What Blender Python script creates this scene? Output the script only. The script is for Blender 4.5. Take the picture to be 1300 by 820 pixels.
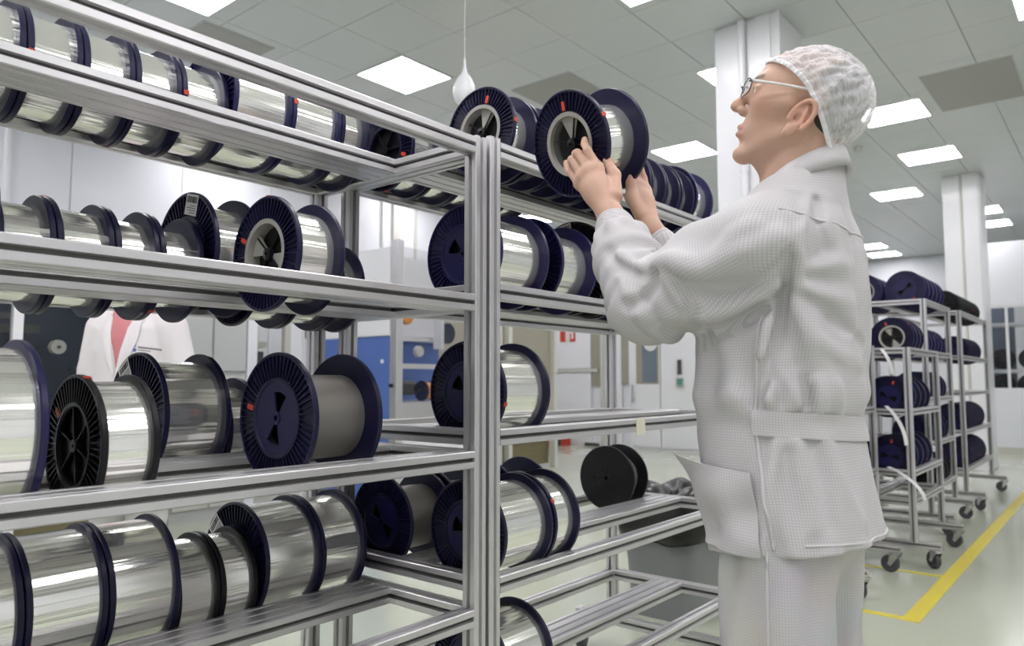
import bpy, bmesh, math, random
import numpy as np
from mathutils import Vector, Matrix
random.seed(7)
PI = math.pi
S = bpy.context.scene
for o in list(bpy.data.objects): bpy.data.objects.remove(o)
COL = S.collection

# ------------------------------------------------------------------ camera, world, exposure
cam_d = bpy.data.cameras.new('camera'); cam = bpy.data.objects.new('camera', cam_d); COL.objects.link(cam)
cam.location = (0, 0, 1.16)
cam.rotation_euler = (math.radians(94.4), 0, math.radians(-50.5))
cam_d.sensor_width = 36; cam_d.lens = 948/1300*36
cam_d.clip_start = 0.05; cam_d.clip_end = 60
cam_d.dof.use_dof = True; cam_d.dof.focus_distance = 1.6; cam_d.dof.aperture_fstop = 4.5
S.camera = cam
W = bpy.data.worlds.new('world'); S.world = W; W.use_nodes = True
W.node_tree.nodes['Background'].inputs[0].default_value = (0.75, 0.8, 0.85, 1)
W.node_tree.nodes['Background'].inputs[1].default_value = 0.3
S.view_settings.view_transform = 'Standard'; S.view_settings.look = 'None'
S.view_settings.gamma = 1; S.view_settings.use_curve_mapping = False
S.view_settings.exposure = 0.0
LAMP = 17.5          # emission of the ceiling panels

# ------------------------------------------------------------------ materials
MATS = {}
def mat(name, col, rough=0.5, metal=0.0, noise=0.0, nscale=20.0, bump=0.0, bscale=200.0, emit=0.0, coat=0.0, alpha=1.0, trans=0.0, spec=0.5, aniso=0.0, rvar=0.0, stretch=None, bdist=0.002):
    m = bpy.data.materials.new(name); m.use_nodes = True; MATS[name] = m
    nt = m.node_tree; b = nt.nodes['Principled BSDF']
    b.inputs['Base Color'].default_value = (*col, 1); b.inputs['Roughness'].default_value = rough
    b.inputs['Metallic'].default_value = metal; b.inputs['Specular IOR Level'].default_value = spec
    b.inputs['Coat Weight'].default_value = coat; b.inputs['Coat Roughness'].default_value = 0.08
    b.inputs['Alpha'].default_value = alpha; b.inputs['Transmission Weight'].default_value = trans
    b.inputs['Anisotropic'].default_value = aniso
    if emit:
        b.inputs['Emission Color'].default_value = (*col, 1); b.inputs['Emission Strength'].default_value = emit
    tc = nt.nodes.new('ShaderNodeTexCoord'); src = tc.outputs['Object']
    if stretch:
        mp = nt.nodes.new('ShaderNodeMapping'); mp.inputs['Scale'].default_value = stretch
        nt.links.new(src, mp.inputs['Vector']); src = mp.outputs['Vector']
    if noise or rvar:
        n = nt.nodes.new('ShaderNodeTexNoise'); n.inputs['Scale'].default_value = nscale; n.inputs['Detail'].default_value = 3
        nt.links.new(src, n.inputs['Vector'])
    if noise:
        mx = nt.nodes.new('ShaderNodeMix'); mx.data_type = 'RGBA'
        mx.inputs[6].default_value = tuple(max(0, c*(1-noise)) for c in col)+(1,)
        mx.inputs[7].default_value = tuple(min(1, c*(1+noise)) for c in col)+(1,)
        nt.links.new(n.outputs['Fac'], mx.inputs[0]); nt.links.new(mx.outputs[2], b.inputs['Base Color'])
    if rvar:
        mr = nt.nodes.new('ShaderNodeMapRange'); mr.inputs[3].default_value = max(0.02, rough-rvar); mr.inputs[4].default_value = rough+rvar
        nt.links.new(n.outputs['Fac'], mr.inputs[0]); nt.links.new(mr.outputs[0], b.inputs['Roughness'])
    if bump:
        n2 = nt.nodes.new('ShaderNodeTexNoise'); n2.inputs['Scale'].default_value = bscale; n2.inputs['Detail'].default_value = 2
        bp = nt.nodes.new('ShaderNodeBump'); bp.inputs['Strength'].default_value = bump; bp.inputs['Distance'].default_value = bdist
        nt.links.new(src, n2.inputs['Vector']); nt.links.new(n2.outputs['Fac'], bp.inputs['Height']); nt.links.new(bp.outputs['Normal'], b.inputs['Normal'])
    return m
mat('alu', (0.66, 0.645, 0.66), 0.36, 0.8, noise=0.05, nscale=6, rvar=0.06, stretch=(0.3, 6, 6))
mat('steel', (0.6, 0.6, 0.6), 0.25, 1.0, noise=0.05)
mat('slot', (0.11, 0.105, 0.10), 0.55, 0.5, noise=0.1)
mat('navy', (0.010, 0.0095, 0.040), 0.34, noise=0.15, nscale=14, spec=0.3)
mat('blue_plastic', (0.016, 0.0145, 0.068), 0.3, noise=0.12, nscale=14, spec=0.32)
mat('black', (0.006, 0.006, 0.008), 0.34, noise=0.15, nscale=14, spec=0.28)
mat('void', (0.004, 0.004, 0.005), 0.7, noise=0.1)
mat('hub_grey', (0.36, 0.345, 0.31), 0.5, noise=0.08, nscale=9)
mat('fibre', (0.93, 0.925, 0.875), 0.15, 0.82, noise=0.03, nscale=30, bump=0.8, bscale=6.0, stretch=(0.015, 1, 1), bdist=0.0035)
mat('wire_grey', (0.22, 0.205, 0.19), 0.5, 0.55, noise=0.08, nscale=30, bump=0.1, bscale=60, stretch=(14, 1, 1))
mat('red', (0.55, 0.05, 0.025), 0.5, noise=0.1)
mat('paper', (0.72, 0.71, 0.69), 0.6, noise=0.04)
mat('ink', (0.02, 0.02, 0.02), 0.6, noise=0.1)
mat('paint_white', (0.80, 0.80, 0.83), 0.34, noise=0.02, nscale=3, coat=0.2)
mat('wall_paint', (0.80, 0.81, 0.86), 0.42, noise=0.015, nscale=2, coat=0.1)
mat('ceiling_tile', (0.62, 0.645, 0.645), 0.30, noise=0.015, nscale=1.5, spec=0.45)
mat('ceiling_gap', (0.58, 0.60, 0.60), 0.6, noise=0.03)
mat('panel_grey', (0.36, 0.36, 0.33), 0.42, noise=0.03, nscale=3)
mat('floor_epoxy', (0.50, 0.53, 0.42), 0.17, noise=0.06, nscale=0.8, spec=0.5, rvar=0.07, bump=0.03, bscale=3, coat=0.3)
mat('yellow_tape', (0.72, 0.60, 0.07), 0.35, noise=0.08, nscale=5)
mat('lamp', (0.99, 0.97, 1.0), 0.5, emit=LAMP, noise=0.0)
mat('cream_metal', (0.58, 0.57, 0.52), 0.45, noise=0.03, nscale=3)
mat('locker', (0.52, 0.53, 0.52), 0.4, noise=0.02, nscale=2)
mat('brown_panel', (0.16, 0.14, 0.07), 0.5, noise=0.25, nscale=6, stretch=(1, 1, 6))
mat('blue_panel', (0.085, 0.16, 0.46), 0.45, noise=0.06, nscale=4)
mat('dark_blue_panel', (0.022, 0.032, 0.065), 0.35, noise=0.12, nscale=4)
mat('beige', (0.50, 0.45, 0.37), 0.5, noise=0.05, nscale=3)
mat('orange', (0.85, 0.33, 0.07), 0.5, noise=0.06)
mat('yellow', (0.75, 0.62, 0.08), 0.5, noise=0.06)
mat('dark_grey', (0.07, 0.07, 0.07), 0.5, noise=0.1)
mat('rubber', (0.055, 0.055, 0.06), 0.55, noise=0.12)
mat('bin_grey', (0.22, 0.23, 0.235), 0.45, noise=0.06, nscale=5)
mat('bag_black', (0.012, 0.010, 0.009), 0.26, noise=0.2, bump=0.5, bscale=22)
mat('window_tint', (0.16, 0.19, 0.24), 0.12, noise=0.15, nscale=2)
mat('window_beige', (0.33, 0.31, 0.25), 0.25, noise=0.08, nscale=3)
mat('teal', (0.10, 0.28, 0.25), 0.4, noise=0.05)
mat('tape', (0.62, 0.60, 0.48), 0.6, noise=0.06)
mat('green_mark', (0.02, 0.14, 0.12), 0.5, noise=0.1)
g = mat('glass', (0.06, 0.075, 0.085), 0.03, alpha=0.13, noise=0.0)
mat('clear_lens', (0.9, 0.92, 0.92), 0.03, alpha=0.14)
mat('cardboard', (0.42, 0.27, 0.14), 0.7, noise=0.08)

# ------------------------------------------------------------------ helpers
def link(o, parent=None):
    COL.objects.link(o)
    if parent is not None: o.parent = parent
    return o
def mesh_obj(name, me, material=None, parent=None, loc=(0,0,0), rot=(0,0,0), scale=(1,1,1)):
    o = bpy.data.objects.new(name, me)
    if material and not me.materials: me.materials.append(MATS[material])
    o.location = loc; o.rotation_euler = rot; o.scale = scale
    return link(o, parent)
def empty(name, loc=(0,0,0), rot=(0,0,0), scale=(1,1,1)):
    o = bpy.data.objects.new(name, None); o.empty_display_size = 0.05
    o.location = loc; o.rotation_euler = rot; o.scale = scale
    return link(o)
def tag(o, label, cat, group=None):
    o['label'] = label; o['category'] = cat
    if group: o['group'] = group
    return o
def struct(o, label=None):
    o['kind'] = 'structure'
    if label: o['label'] = label
    return o
class MB:
    def __init__(s): s.v=[]; s.f=[]; s.sm=False
    def box(s, a, b):
        (x0,y0,z0),(x1,y1,z1) = a,b; n=len(s.v)
        s.v += [(x0,y0,z0),(x1,y0,z0),(x1,y1,z0),(x0,y1,z0),(x0,y0,z1),(x1,y0,z1),(x1,y1,z1),(x0,y1,z1)]
        s.f += [tuple(n+i for i in q) for q in ((0,3,2,1),(4,5,6,7),(0,1,5,4),(1,2,6,5),(2,3,7,6),(3,0,4,7))]
        return s
    def lathe(s, prof, seg=48, closed=True, axis='x', c=(0,0,0)):
        n=len(s.v); k=len(prof)
        for i in range(seg):
            t=2*PI*i/seg; cs,sn=math.cos(t),math.sin(t)
            for (r,x) in prof:
                p=(x,r*cs,r*sn) if axis=='x' else ((r*cs,r*sn,x) if axis=='z' else (r*sn,x,r*cs))
                s.v.append((p[0]+c[0],p[1]+c[1],p[2]+c[2]))
        for i in range(seg):
            a=n+i*k; b=n+((i+1)%seg)*k
            for j in range(k if closed else k-1):
                j2=(j+1)%k
                s.f.append((a+j,a+j2,b+j2,b+j))
        return s
    def tube(s, pts, r, seg=10, cap=True):
        P=[Vector(p) for p in pts]; n0=len(s.v); rr=r if hasattr(r,'__len__') else [r]*len(P)
        up=Vector((0,0,1))
        for i,p in enumerate(P):
            d=(P[min(i+1,len(P)-1)]-P[max(i-1,0)]).normalized()
            u=d.cross(up)
            if u.length<1e-3: u=d.cross(Vector((1,0,0)))
            u.normalize(); w=u.cross(d)
            for j in range(seg):
                t=2*PI*j/seg; q=p+(u*math.cos(t)+w*math.sin(t))*rr[i]; s.v.append(tuple(q))
        for i in range(len(P)-1):
            for j in range(seg):
                a=n0+i*seg+j; b=n0+i*seg+(j+1)%seg
                s.f.append((a,b,b+seg,a+seg))
        if cap:
            s.f.append(tuple(n0+j for j in reversed(range(seg)))); e=n0+(len(P)-1)*seg
            s.f.append(tuple(e+j for j in range(seg)))
        return s
    def poly(s, pts):
        n=len(s.v); s.v+=list(pts); s.f.append(tuple(range(n,n+len(pts)))); return s
    def mesh(s, name, smooth=False, fix=True, angle=None):
        me=bpy.data.meshes.new(name); me.from_pydata(s.v,[],s.f)
        if fix:
            bm=bmesh.new(); bm.from_mesh(me); bmesh.ops.recalc_face_normals(bm,faces=bm.faces); bm.to_mesh(me); bm.free()
        if smooth:
            me.polygons.foreach_set('use_smooth',[True]*len(me.polygons))
            if angle: me.set_sharp_from_angle(angle=math.radians(angle))
        me.update(); return me
    def build(s, name, material, parent=None, smooth=False, angle=None, **k):
        return mesh_obj(name, s.mesh(name, smooth, True, angle), material, parent, **k)
def box(name, material, a, b, parent=None, bevel=0.0):
    """box given by two world corners; origin at its own centre (object space when parented to an unrotated empty)"""
    c=tuple((p+q)/2 for p,q in zip(a,b)); h=tuple(abs(q-p)/2 for p,q in zip(a,b))
    m=MB().box((-h[0],-h[1],-h[2]),h)
    me=m.mesh(name)
    if bevel:
        bm=bmesh.new(); bm.from_mesh(me); bmesh.ops.bevel(bm,geom=bm.edges[:],offset=bevel,segments=2,affect='EDGES',profile=0.5); bm.to_mesh(me); bm.free()
    return mesh_obj(name, me, material, parent, loc=c)

# ------------------------------------------------------------------ the room
CEIL = 3.91
f = box('floor','floor_epoxy',(-4,-5,-0.1),(18.6,8.3,0)); struct(f)
ceil = box('ceiling','ceiling_gap',(-4,-5,CEIL+0.012),(18.6,8.3,CEIL+0.1)); struct(ceil)
MOD = 0.62
def tile_mesh():
    h=MOD/2-0.0025
    m=MB(); m.box((-h,-h,0),(h,h,0.014)); me=m.mesh('tile')
    bm=bmesh.new(); bm.from_mesh(me)
    bmesh.ops.bevel(bm,geom=[e for e in bm.edges if e.verts[0].co.z<0.001 and e.verts[1].co.z<0.001],offset=0.0035,segments=1,affect='EDGES')
    bm.to_mesh(me); bm.free(); me.materials.append(MATS['ceiling_tile']); return me
tm = tile_mesh()
LIGHTS = [(2.44,4.93),(4.44,4.92),(8.12,4.0),(6.35,2.55),(8.3,1.75),(10.17,1.75),(12.0,2.52),(16.4,4.0),(17.6,4.0),(14.05,1.75),(15.35,1.75),(6.42,0.22),(9.95,7.6)]
OFF = [(0.2,4.93),(0.4,2.2),(2.4,1.7),(4.3,0.3),(4.35,2.4),(2.3,-1.6),(0.0,-0.5),(-2.2,1.5),(-2.2,4.9),(6.3,5.0),(4.4,7.5),(1.0,7.5),(7.3,7.5),(4.3,-2.6),(8.2,-1.6),(0.2,-3.2),(12.0,-1.5),(12.0,0.2),(15.5,-1.6),(14.0,4.0),(-2.2,-2.2),(10.2,4.0),(15.0,6.6),(0.2,0.9),(2.3,0.1),(-2.2,0.0),(2.3,-3.2),(0.2,-1.9),(-2.2,3.2),(6.3,-2.6),(0.3,3.6)]  # beyond the measured ones; last entries added for bright streaks on the windings
GREY = [(5.62,4.06,0.60,0.66),(8.0,0.99,1.12,0.70),(3.07,5.66,0.60,0.64)]
x0g,y0g = 4.13-MOD*13, 4.61-MOD*16
stuff = MB(); count=0
for i in range(37):
    for j in range(22):
        x=x0g+MOD*(i+.5); y=y0g+MOD*(j+.5)
        if x>18.3 or x<-3.7 or y>8.0 or y<-4.7: continue
        dx=0.772*x+0.636*y; lat=0.636*x-0.772*y
        vis = dx>3.2 and abs(lat)<0.74*dx and dx<13.2
        if vis and count<300:
            o=mesh_obj('tile',tm,None,ceil,loc=(x-7.3,y-1.65,CEIL-(CEIL+0.056))); count+=1
        else:
            h=MOD/2-0.004; stuff.box((x-h,y-h,CEIL),(x+h,y+h,CEIL+0.011))
st = stuff.build('tile_field','ceiling_tile',ceil); st.location=(-7.3,-1.65,-(CEIL+0.056)); st['kind']='stuff'

wl = box('wall_left','wall_paint',(-4,8.22,0),(18.6,8.3,CEIL)); struct(wl)
xs = -4
k=0
while xs < 11.2:
    p = box('panel','wall_paint',(xs+0.004,8.195,0.08),(xs+1.146,8.222,CEIL-0.01),None,0.004)
    p.parent=wl; p.matrix_parent_inverse=Matrix.Translation(-Vector(wl.location)); xs+=1.15
struct(box('wall_right','wall_paint',(-4,-5.1,0),(18.6,-5,CEIL)))
struct(box('wall_front','wall_paint',(-4.1,-5,0),(-4,8.3,CEIL)))
struct(box('wall_far','wall_paint',(18.5,-5,0),(18.6,8.3,CEIL)))
wd = struct(box('wall_back','wall_paint',(11.32,3.95,0),(11.42,8.22,CEIL)))
wp = struct(box('wall_partition','wall_paint',(14.3,-5,0),(14.4,1.95,1.0)))
for nm,a,b in (('wall_partition_top',(14.3,-5,2.37),(14.4,1.95,3.4)),('wall_partition_end',(14.3,1.73,1.0),(14.4,1.95,2.37))):
    q=box(nm,'wall_paint',a,b); struct(q)
struct(box('baseboard_partition','cream_metal',(14.27,-5,0),(14.3,1.95,0.1)))
struct(box('baseboard_back','paint_white',(11.29,3.95,0),(11.32,8.2,0.09)))
# window in the partition
w1 = empty('window_1',(14.34,0.6,1.0)); struct(w1)
box('pane','glass',(-0.006,-1.7,0.03),(0.006,1.1,1.34),w1)
for a,b in (((-0.03,-1.73,0),(0.03,1.13,0.04)),((-0.03,-1.73,1.33),(0.03,1.13,1.37)),((-0.03,1.09,0.04),(0.03,1.13,1.33)),((-0.03,-1.73,0.04),(0.03,-1.69,1.33)),((-0.03,0.86,0.04),(0.03,0.9,1.33))):
    box('window_frame','paint_white',a,b,w1)

# doors in the back wall (plane X = 11.3)
def door(n, y0, y1, z1, parts):
    d = empty(n,(11.3,(y0+y1)/2,0)); struct(d)
    yc=(y0+y1)/2
    for nm,m,a,b in parts:
        box(nm,m,(a[0],a[1]-yc,a[2]),(b[0],b[1]-yc,b[2]),d)
    return d
door('door_1',7.30,8.50,2.5,[
 ('leaf','paint_white',(-0.03,7.46,0.06),(0.0,8.20,1.30)),('leaf','paint_white',(-0.03,7.46,1.38),(0.0,8.20,2.45)),
 ('cross_bar','cream_metal',(-0.05,7.3,1.31),(0.0,8.20,1.37)),('pane','window_beige',(-0.02,7.24,1.05),(0.0,7.44,2.45)),
 ('frame','cream_metal',(-0.06,7.18,0.0),(0.0,7.235,2.5)),('kick_plate','dark_grey',(-0.035,7.3,0.0),(-0.0,7.6,0.05))])
door('door_2',5.2,6.95,2.5,[
 ('leaf','paint_white',(-0.04,5.30,0.05),(0.0,6.05,2.45)),('leaf','paint_white',(-0.04,6.07,0.05),(0.0,6.62,2.45)),
 ('pane','window_tint',(-0.046,6.12,1.13),(-0.038,6.40,2.3)),('pane_border','window_beige',(-0.044,6.09,1.10),(-0.036,6.52,2.35)),
 ('pane','window_beige',(-0.03,6.66,1.10),(0.0,6.82,2.4)),('frame','paint_white',(-0.05,6.62,0),(0.0,6.66,2.5)),('frame','paint_white',(-0.05,6.82,0),(0.0,6.90,2.5)),
 ('door_handle','steel',(-0.10,6.56,0.78),(-0.07,6.585,1.08)),('door_handle','steel',(-0.075,6.56,0.82),(-0.03,6.585,0.85)),
 ('frame','paint_white',(-0.06,5.22,0),(0.0,5.29,2.5))])
lk = empty('door_lock',(11.255,5.70,1.1)); tag(lk,'small grey keypad lock with green surround on white door','lock')
box('keypad','dark_grey',(-0.03,-0.035,0.16),(0,0.035,0.40),lk,0.008); box('lock_body','cream_metal',(-0.05,-0.07,-0.04),(0,0.06,0.11),lk,0.01)
box('lock_mark','teal',(-0.056,-0.075,-0.02),(-0.05,0.03,0.09),lk,0.002)
sg = empty('fire_sign',(11.262,7.95,1.87)); tag(sg,'small red and white fire safety sign on the white door','sign')
box('plate','paper',(-0.004,-0.17,0),(0.0,0.17,0.24),sg)
for a,b in (((-0.008,0.05,0),(-0.004,0.17,0.24)),((-0.008,-0.17,0),(-0.004,-0.05,0.05)),((-0.008,-0.17,0.19),(-0.004,-0.03,0.24)),((-0.008,-0.17,0.05),(-0.004,-0.13,0.19)),((-0.008,-0.08,0.05),(-0.004,-0.05,0.15))):
    box('pictogram','red',a,b,sg)
m=MB(); m.lathe([(0.001,0.0),(0.115,0.0),(0.125,0.006),(0.125,0.012),(0.001,0.012)],32)
rd=m.build('round_notice','paint_white',None,True,40,loc=(11.235,6.23,1.78)); tag(rd,'round white notice stuck on the door window','sticker')
rb=empty('red_crate',(11.1,8.02,0)); tag(rb,'small red crate on the floor by the white door','crate')
for s in (-0.2,0.14): box('side','red',(-0.15,s,0.0),(0.05,s+0.07,0.16),rb,0.004)
box('insert','dark_grey',(-0.13,-0.13,0.0),(0.04,0.14,0.12),rb,0.004)

# columns of the hall
def column(n, x0,x1,y0,y1,lab):
    o=empty(n,((x0+x1)/2,(y0+y1)/2,0)); tag(o,lab,'column')
    a,b=(x1-x0)/2,(y1-y0)/2
    box('shaft','paint_white',(-a,-b,0),(a,b,CEIL),o,0.01)
    return o,a,b
o,a,b=column('column',5.4,5.93,1.884,2.39,'wide white boxed column with a thin pipe running up it')
m=MB(); m.tube([(-a-0.03,0.02,0.05),(-a-0.03,0.02,CEIL-0.01)],0.028,16); m.tube([(-a-0.03,0.02,2.72),(-a-0.03,0.02,2.78)],0.034,16)
m.build('pipe','paint_white',o,True,40)
box('corner_trim','paint_white',(-a-0.012,-b-0.012,0),(-a+0.03,-b+0.03,CEIL),o,0.004)
box('cover_plate','paint_white',(-a-0.012,-b+0.06,0),(-a+0.002,-b+0.18,CEIL),o,0.004)
o,a,b=column('column',11.4,11.9,1.40,1.84,'distant white column rising behind the trolleys')
box('cover_plate','paint_white',(-a-0.02,-b+0.02,0),(-a+0.002,-b+0.20,CEIL),o,0.006)
box('cable_tray','cream_metal',(-a-0.015,-b+0.205,0),(-a+0.002,-b+0.235,CEIL),o,0.004)

# ceiling lights: flush square panels
def lamp_thing(i,x,y,lab,grp):
    t=empty('ceiling_light',(x,y,CEIL)); tag(t,lab,'ceiling light',grp)
    fr=MB(); a=0.305
    for p,q in (((-a,-a,-0.012),(a,-a+0.014,0.0)),((-a,a-0.014,-0.012),(a,a,0.0)),((-a,-a+0.014,-0.012),(-a+0.014,a-0.014,0)),((a-0.014,-a+0.014,-0.012),(a,a-0.014,0))): fr.box(p,q)
    mesh_obj('frame',FR,None,t); mesh_obj('diffuser',DF,None,t)
fr=MB(); a=0.305
for p,q in (((-a,-a,-0.012),(a,-a+0.012,0.0)),((-a,a-0.012,-0.012),(a,a,0.0)),((-a,-a+0.012,-0.012),(-a+0.012,a-0.012,0)),((a-0.012,-a+0.012,-0.012),(a,a-0.012,0))): fr.box(p,q)
FR=fr.mesh('lamp_frame'); FR.materials.append(MATS['paint_white'])
df=MB().box((-a+0.012,-a+0.012,-0.009),(a-0.012,a-0.012,-0.002)); DF=df.mesh('lamp_diffuser'); DF.materials.append(MATS['lamp'])
LAMP_NAMES={0:'lit square ceiling panel beside the dull grey one above the crowded rack',1:'lit square ceiling panel next to the pear-shaped pendant',
 2:'lit square ceiling panel between the held spool and the wide column',3:'lit square ceiling panel half hidden by the top of the wide column',
 4:'lit square ceiling panel next to the large dull grey one',5:'lit square ceiling panel closest to the distant column',6:'lit square ceiling panel past the smoke detector behind the man',12:'lit square ceiling panel near the white wall, glimpsed under the top shelf'}
for i,(x,y) in enumerate(LIGHTS+OFF):
    lamp_thing(i,x,y,LAMP_NAMES.get(i,'square white light panel set flush in the grey ceiling, switched on'),'ceiling light panels')
for (x,y,sx,sy),lab in zip(GREY,('dull grey ceiling panel above the held spool','large dull grey ceiling panel between lights and white column','dull grey ceiling panel next to a lit panel above the spool rack')):
    t=empty('ceiling_panel',(x,y,CEIL)); tag(t,lab,'ceiling panel')
    box('cover','panel_grey',(-sx/2,-sy/2,-0.012),(sx/2,sy/2,0.0),t,0.004)
    fm=MB()
    for p,q in (((-sx/2-.01,-sy/2-.01,-0.008),(sx/2+.01,-sy/2,0.0)),((-sx/2-.01,sy/2,-0.008),(sx/2+.01,sy/2+.01,0.0)),((-sx/2-.01,-sy/2,-0.008),(-sx/2,sy/2,0)),((sx/2,-sy/2,-0.008),(sx/2+.01,sy/2,0))): fm.box(p,q)
    fm.build('frame','ceiling_gap',t)
# pear-shaped white pendant on a cord
pd=empty('pendant',(3.2,3.01,CEIL)); tag(pd,'white pear-shaped pendant hanging on a thin cord from the ceiling','pendant')
m=MB(); m.tube([(0,0,0),(0,0,-0.83)],0.0018,8); m.build('cord','paint_white',pd,True,60)
m=MB(); m.lathe([(0.0005,-0.80),(0.005,-0.81),(0.008,-0.86),(0.018,-0.90),(0.045,-0.935),(0.064,-0.98),(0.068,-1.03),(0.054,-1.08),(0.02,-1.105),(0.0005,-1.108)],32,False,'z'); m.build('bulb','paint_white',pd,True)
# small boxes on the far ceiling
sd=empty('smoke_detector',(9.3,2.35,CEIL)); tag(sd,'small round smoke detector on the ceiling behind the man','detector')
m=MB(); m.lathe([(0.001,-0.05),(0.045,-0.045),(0.06,-0.02),(0.06,0.0),(0.001,0.0)],24,False,'z'); m.build('housing','cream_metal',sd,True,40)

# yellow floor tape
def tape_line(x0,y0,x1,y1,lab):
    o=box('floor_tape','yellow_tape',(x0,y0,0.0),(x1,y1,0.0025)); tag(o,lab,'floor marking')
tape_line(4.08,0.835,9.6,0.915,'long yellow tape line along the floor beside the trolleys')
tape_line(4.09,0.915,4.14,1.9,'short yellow tape line crossing the floor from the man to the long line')
tape_line(5.10,0.915,5.14,2.0,'yellow tape line crossing under the short trolley')

# ------------------------------------------------------------------ aluminium profile beams
BEAMS = {}
def profile_pts(w,h,nw,nh):
    """outline of a slotted extrusion w x h (local y,z), nw slots on the sides facing +-z, nh on the sides facing +-y"""
    sw,dp,lp = 0.0052,0.009,0.0022
    c=0.0022
    def side(L,n):
        out=[(-L/2+c,0)]
        for i in range(n):
            m=-L/2+L*(i+.5)/n
            out+=[(m-sw,0),(m-sw+0.0006,-lp),(m-sw-0.001,-lp-0.0004),(m-sw+0.0015,-dp),(m+sw-0.0015,-dp),(m+sw+0.001,-lp-0.0004),(m+sw-0.0006,-lp),(m+sw,0)]
        out+=[(L/2-c,0)]
        return out
    P=[]
    for (u,v) in side(w,nw): P.append((u,-h/2-v))
    for (u,v) in side(h,nh): P.append((w/2+v,u))
    for (u,v) in side(w,nw): P.append((-u,h/2+v))
    for (u,v) in side(h,nh): P.append((-w/2-v,-u))
    return P
def beam_mesh(w,h,L,nw=1,nh=1):
    key=(round(w,4),round(h,4),round(L,4))
    if key in BEAMS: return BEAMS[key]
    P=profile_pts(w,h,nw,nh); n=len(P); m=MB()
    m.v=[(-L/2,y,z) for y,z in P]+[(L/2,y,z) for y,z in P]
    m.f=[(i,(i+1)%n,n+(i+1)%n,n+i) for i in range(n)]+[tuple(reversed(range(n))),tuple(range(n,2*n))]
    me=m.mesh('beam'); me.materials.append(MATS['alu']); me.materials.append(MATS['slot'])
    # floor of each slot gets a darker colour
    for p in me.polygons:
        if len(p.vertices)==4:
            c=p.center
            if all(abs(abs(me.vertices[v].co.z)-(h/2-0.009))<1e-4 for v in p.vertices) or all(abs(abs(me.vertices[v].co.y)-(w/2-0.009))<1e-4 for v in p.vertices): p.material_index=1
    BEAMS[key]=me; return me
PS = 0.04
def beam(parent,name,a,b,w=PS,h=PS,nw=1,nh=1):
    """beam between points a and b (axis parallel), coordinates relative to the parent"""
    a=Vector(a); b=Vector(b); d=b-a; L=d.length; c=(a+b)/2
    me=beam_mesh(w,h,L,nw,nh)
    rot=(0,0,0)
    if abs(d.y)>abs(d.x) and abs(d.y)>abs(d.z): rot=(0,0,PI/2)
    elif abs(d.z)>abs(d.x): rot=(0,-PI/2,0)
    return mesh_obj(name,me,None,parent,loc=c,rot=rot)
WHEEL=None
def caster_meshes():
    m=MB(); m.lathe([(0.012,-0.014),(0.03,-0.014),(0.034,-0.016),(0.043,-0.014),(0.045,-0.008),(0.045,0.008),(0.043,0.014),(0.034,0.016),(0.03,0.014),(0.012,0.014)],28,True,'y')
    w=m.mesh('wheel',True,True,35); w.materials.append(MATS['rubber'])
    m=MB(); m.box((-0.03,-0.03,0.098),(0.03,0.03,0.104))
    for s in (-1,1):
        n=len(m.v); y0,y1=s*0.018,s*0.021
        for y in (y0,y1): m.v+=[(-0.028,y,0.092),(0.022,y,0.092),(0.032,y,0.04),(0.018,y,0.034)]
        m.f+=[tuple(n+i for i in q) for q in ((0,1,2,3),(4,7,6,5),(0,4,5,1),(1,5,6,2),(2,6,7,3),(3,7,4,0))]
    m.lathe([(0.001,0.088),(0.024,0.088),(0.024,0.1),(0.001,0.1)],16,False,'z'); m.box((-0.03,-0.021,0.088),(0.024,0.021,0.093))
    fk=m.mesh('fork'); fk.materials.append(MATS['steel'])
    m=MB(); m.lathe([(0.001,-0.024),(0.006,-0.024),(0.006,0.024),(0.001,0.024)],10,False,'y'); ax=m.mesh('axle'); ax.materials.append(MATS['steel'])
    return w,fk,ax
WHEEL,FORK,AXLE=caster_meshes()
def caster(parent,x,y,rz,scale=1.0):
    f=mesh_obj('caster_fork',FORK,None,parent,loc=(x,y,0),rot=(0,0,rz),scale=(scale,)*3)
    mesh_obj('wheel',WHEEL,None,f,loc=(0.024,0,0.045)); mesh_obj('axle',AXLE,None,f,loc=(0.024,0,0.045))

def rack(name,lab,x0,x1,y0,ym,y1,levels,foot=0.0,outrig=False,posts_top=None,grp=None,wide=()):
    """shelf rack: posts at the four corners, per level a front rail, a double middle rail, a back rail and two cross rails.
    y0 front plane, ym front of the middle rail, y1 rear plane; levels = rail tops"""
    r=empty(name,(x0,y0,0)); tag(r,lab,'rack',grp)
    L=x1-x0; D=y1-y0; M=ym-y0; h=PS/2; top=posts_top or (max(levels)+0.002)
    for px in (h,L-h):
        for py in (h,D-h):
            beam(r,'post',(px,py,foot),(px,py,top))
    for z in levels:
        zc=z-h
        if z in wide: beam(r,'front_rail',(PS,PS,zc),(L-PS,PS,zc),w=2*PS,nw=2)
        else: beam(r,'front_rail',(PS,h,zc),(L-PS,h,zc))
        beam(r,'back_rail',(PS,D-h,zc),(L-PS,D-h,zc))
        beam(r,'middle_rail',(PS,M+1.5*PS,zc),(L-PS,M+1.5*PS,zc),w=3*PS,nw=3)
        for px in (h,L-h): beam(r,'cross_rail',(px,PS,zc),(px,D-PS,zc))
    if outrig:
        for px in (h,L-h):
            beam(r,'foot_bar',(px,-0.16,foot-h),(px,D+0.16,foot-h))
            for py,rz in ((-0.13,0.5),(D+0.13,2.0)): caster(r,px,py,rz+px,(foot-PS)/0.104)
    return r

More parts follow.
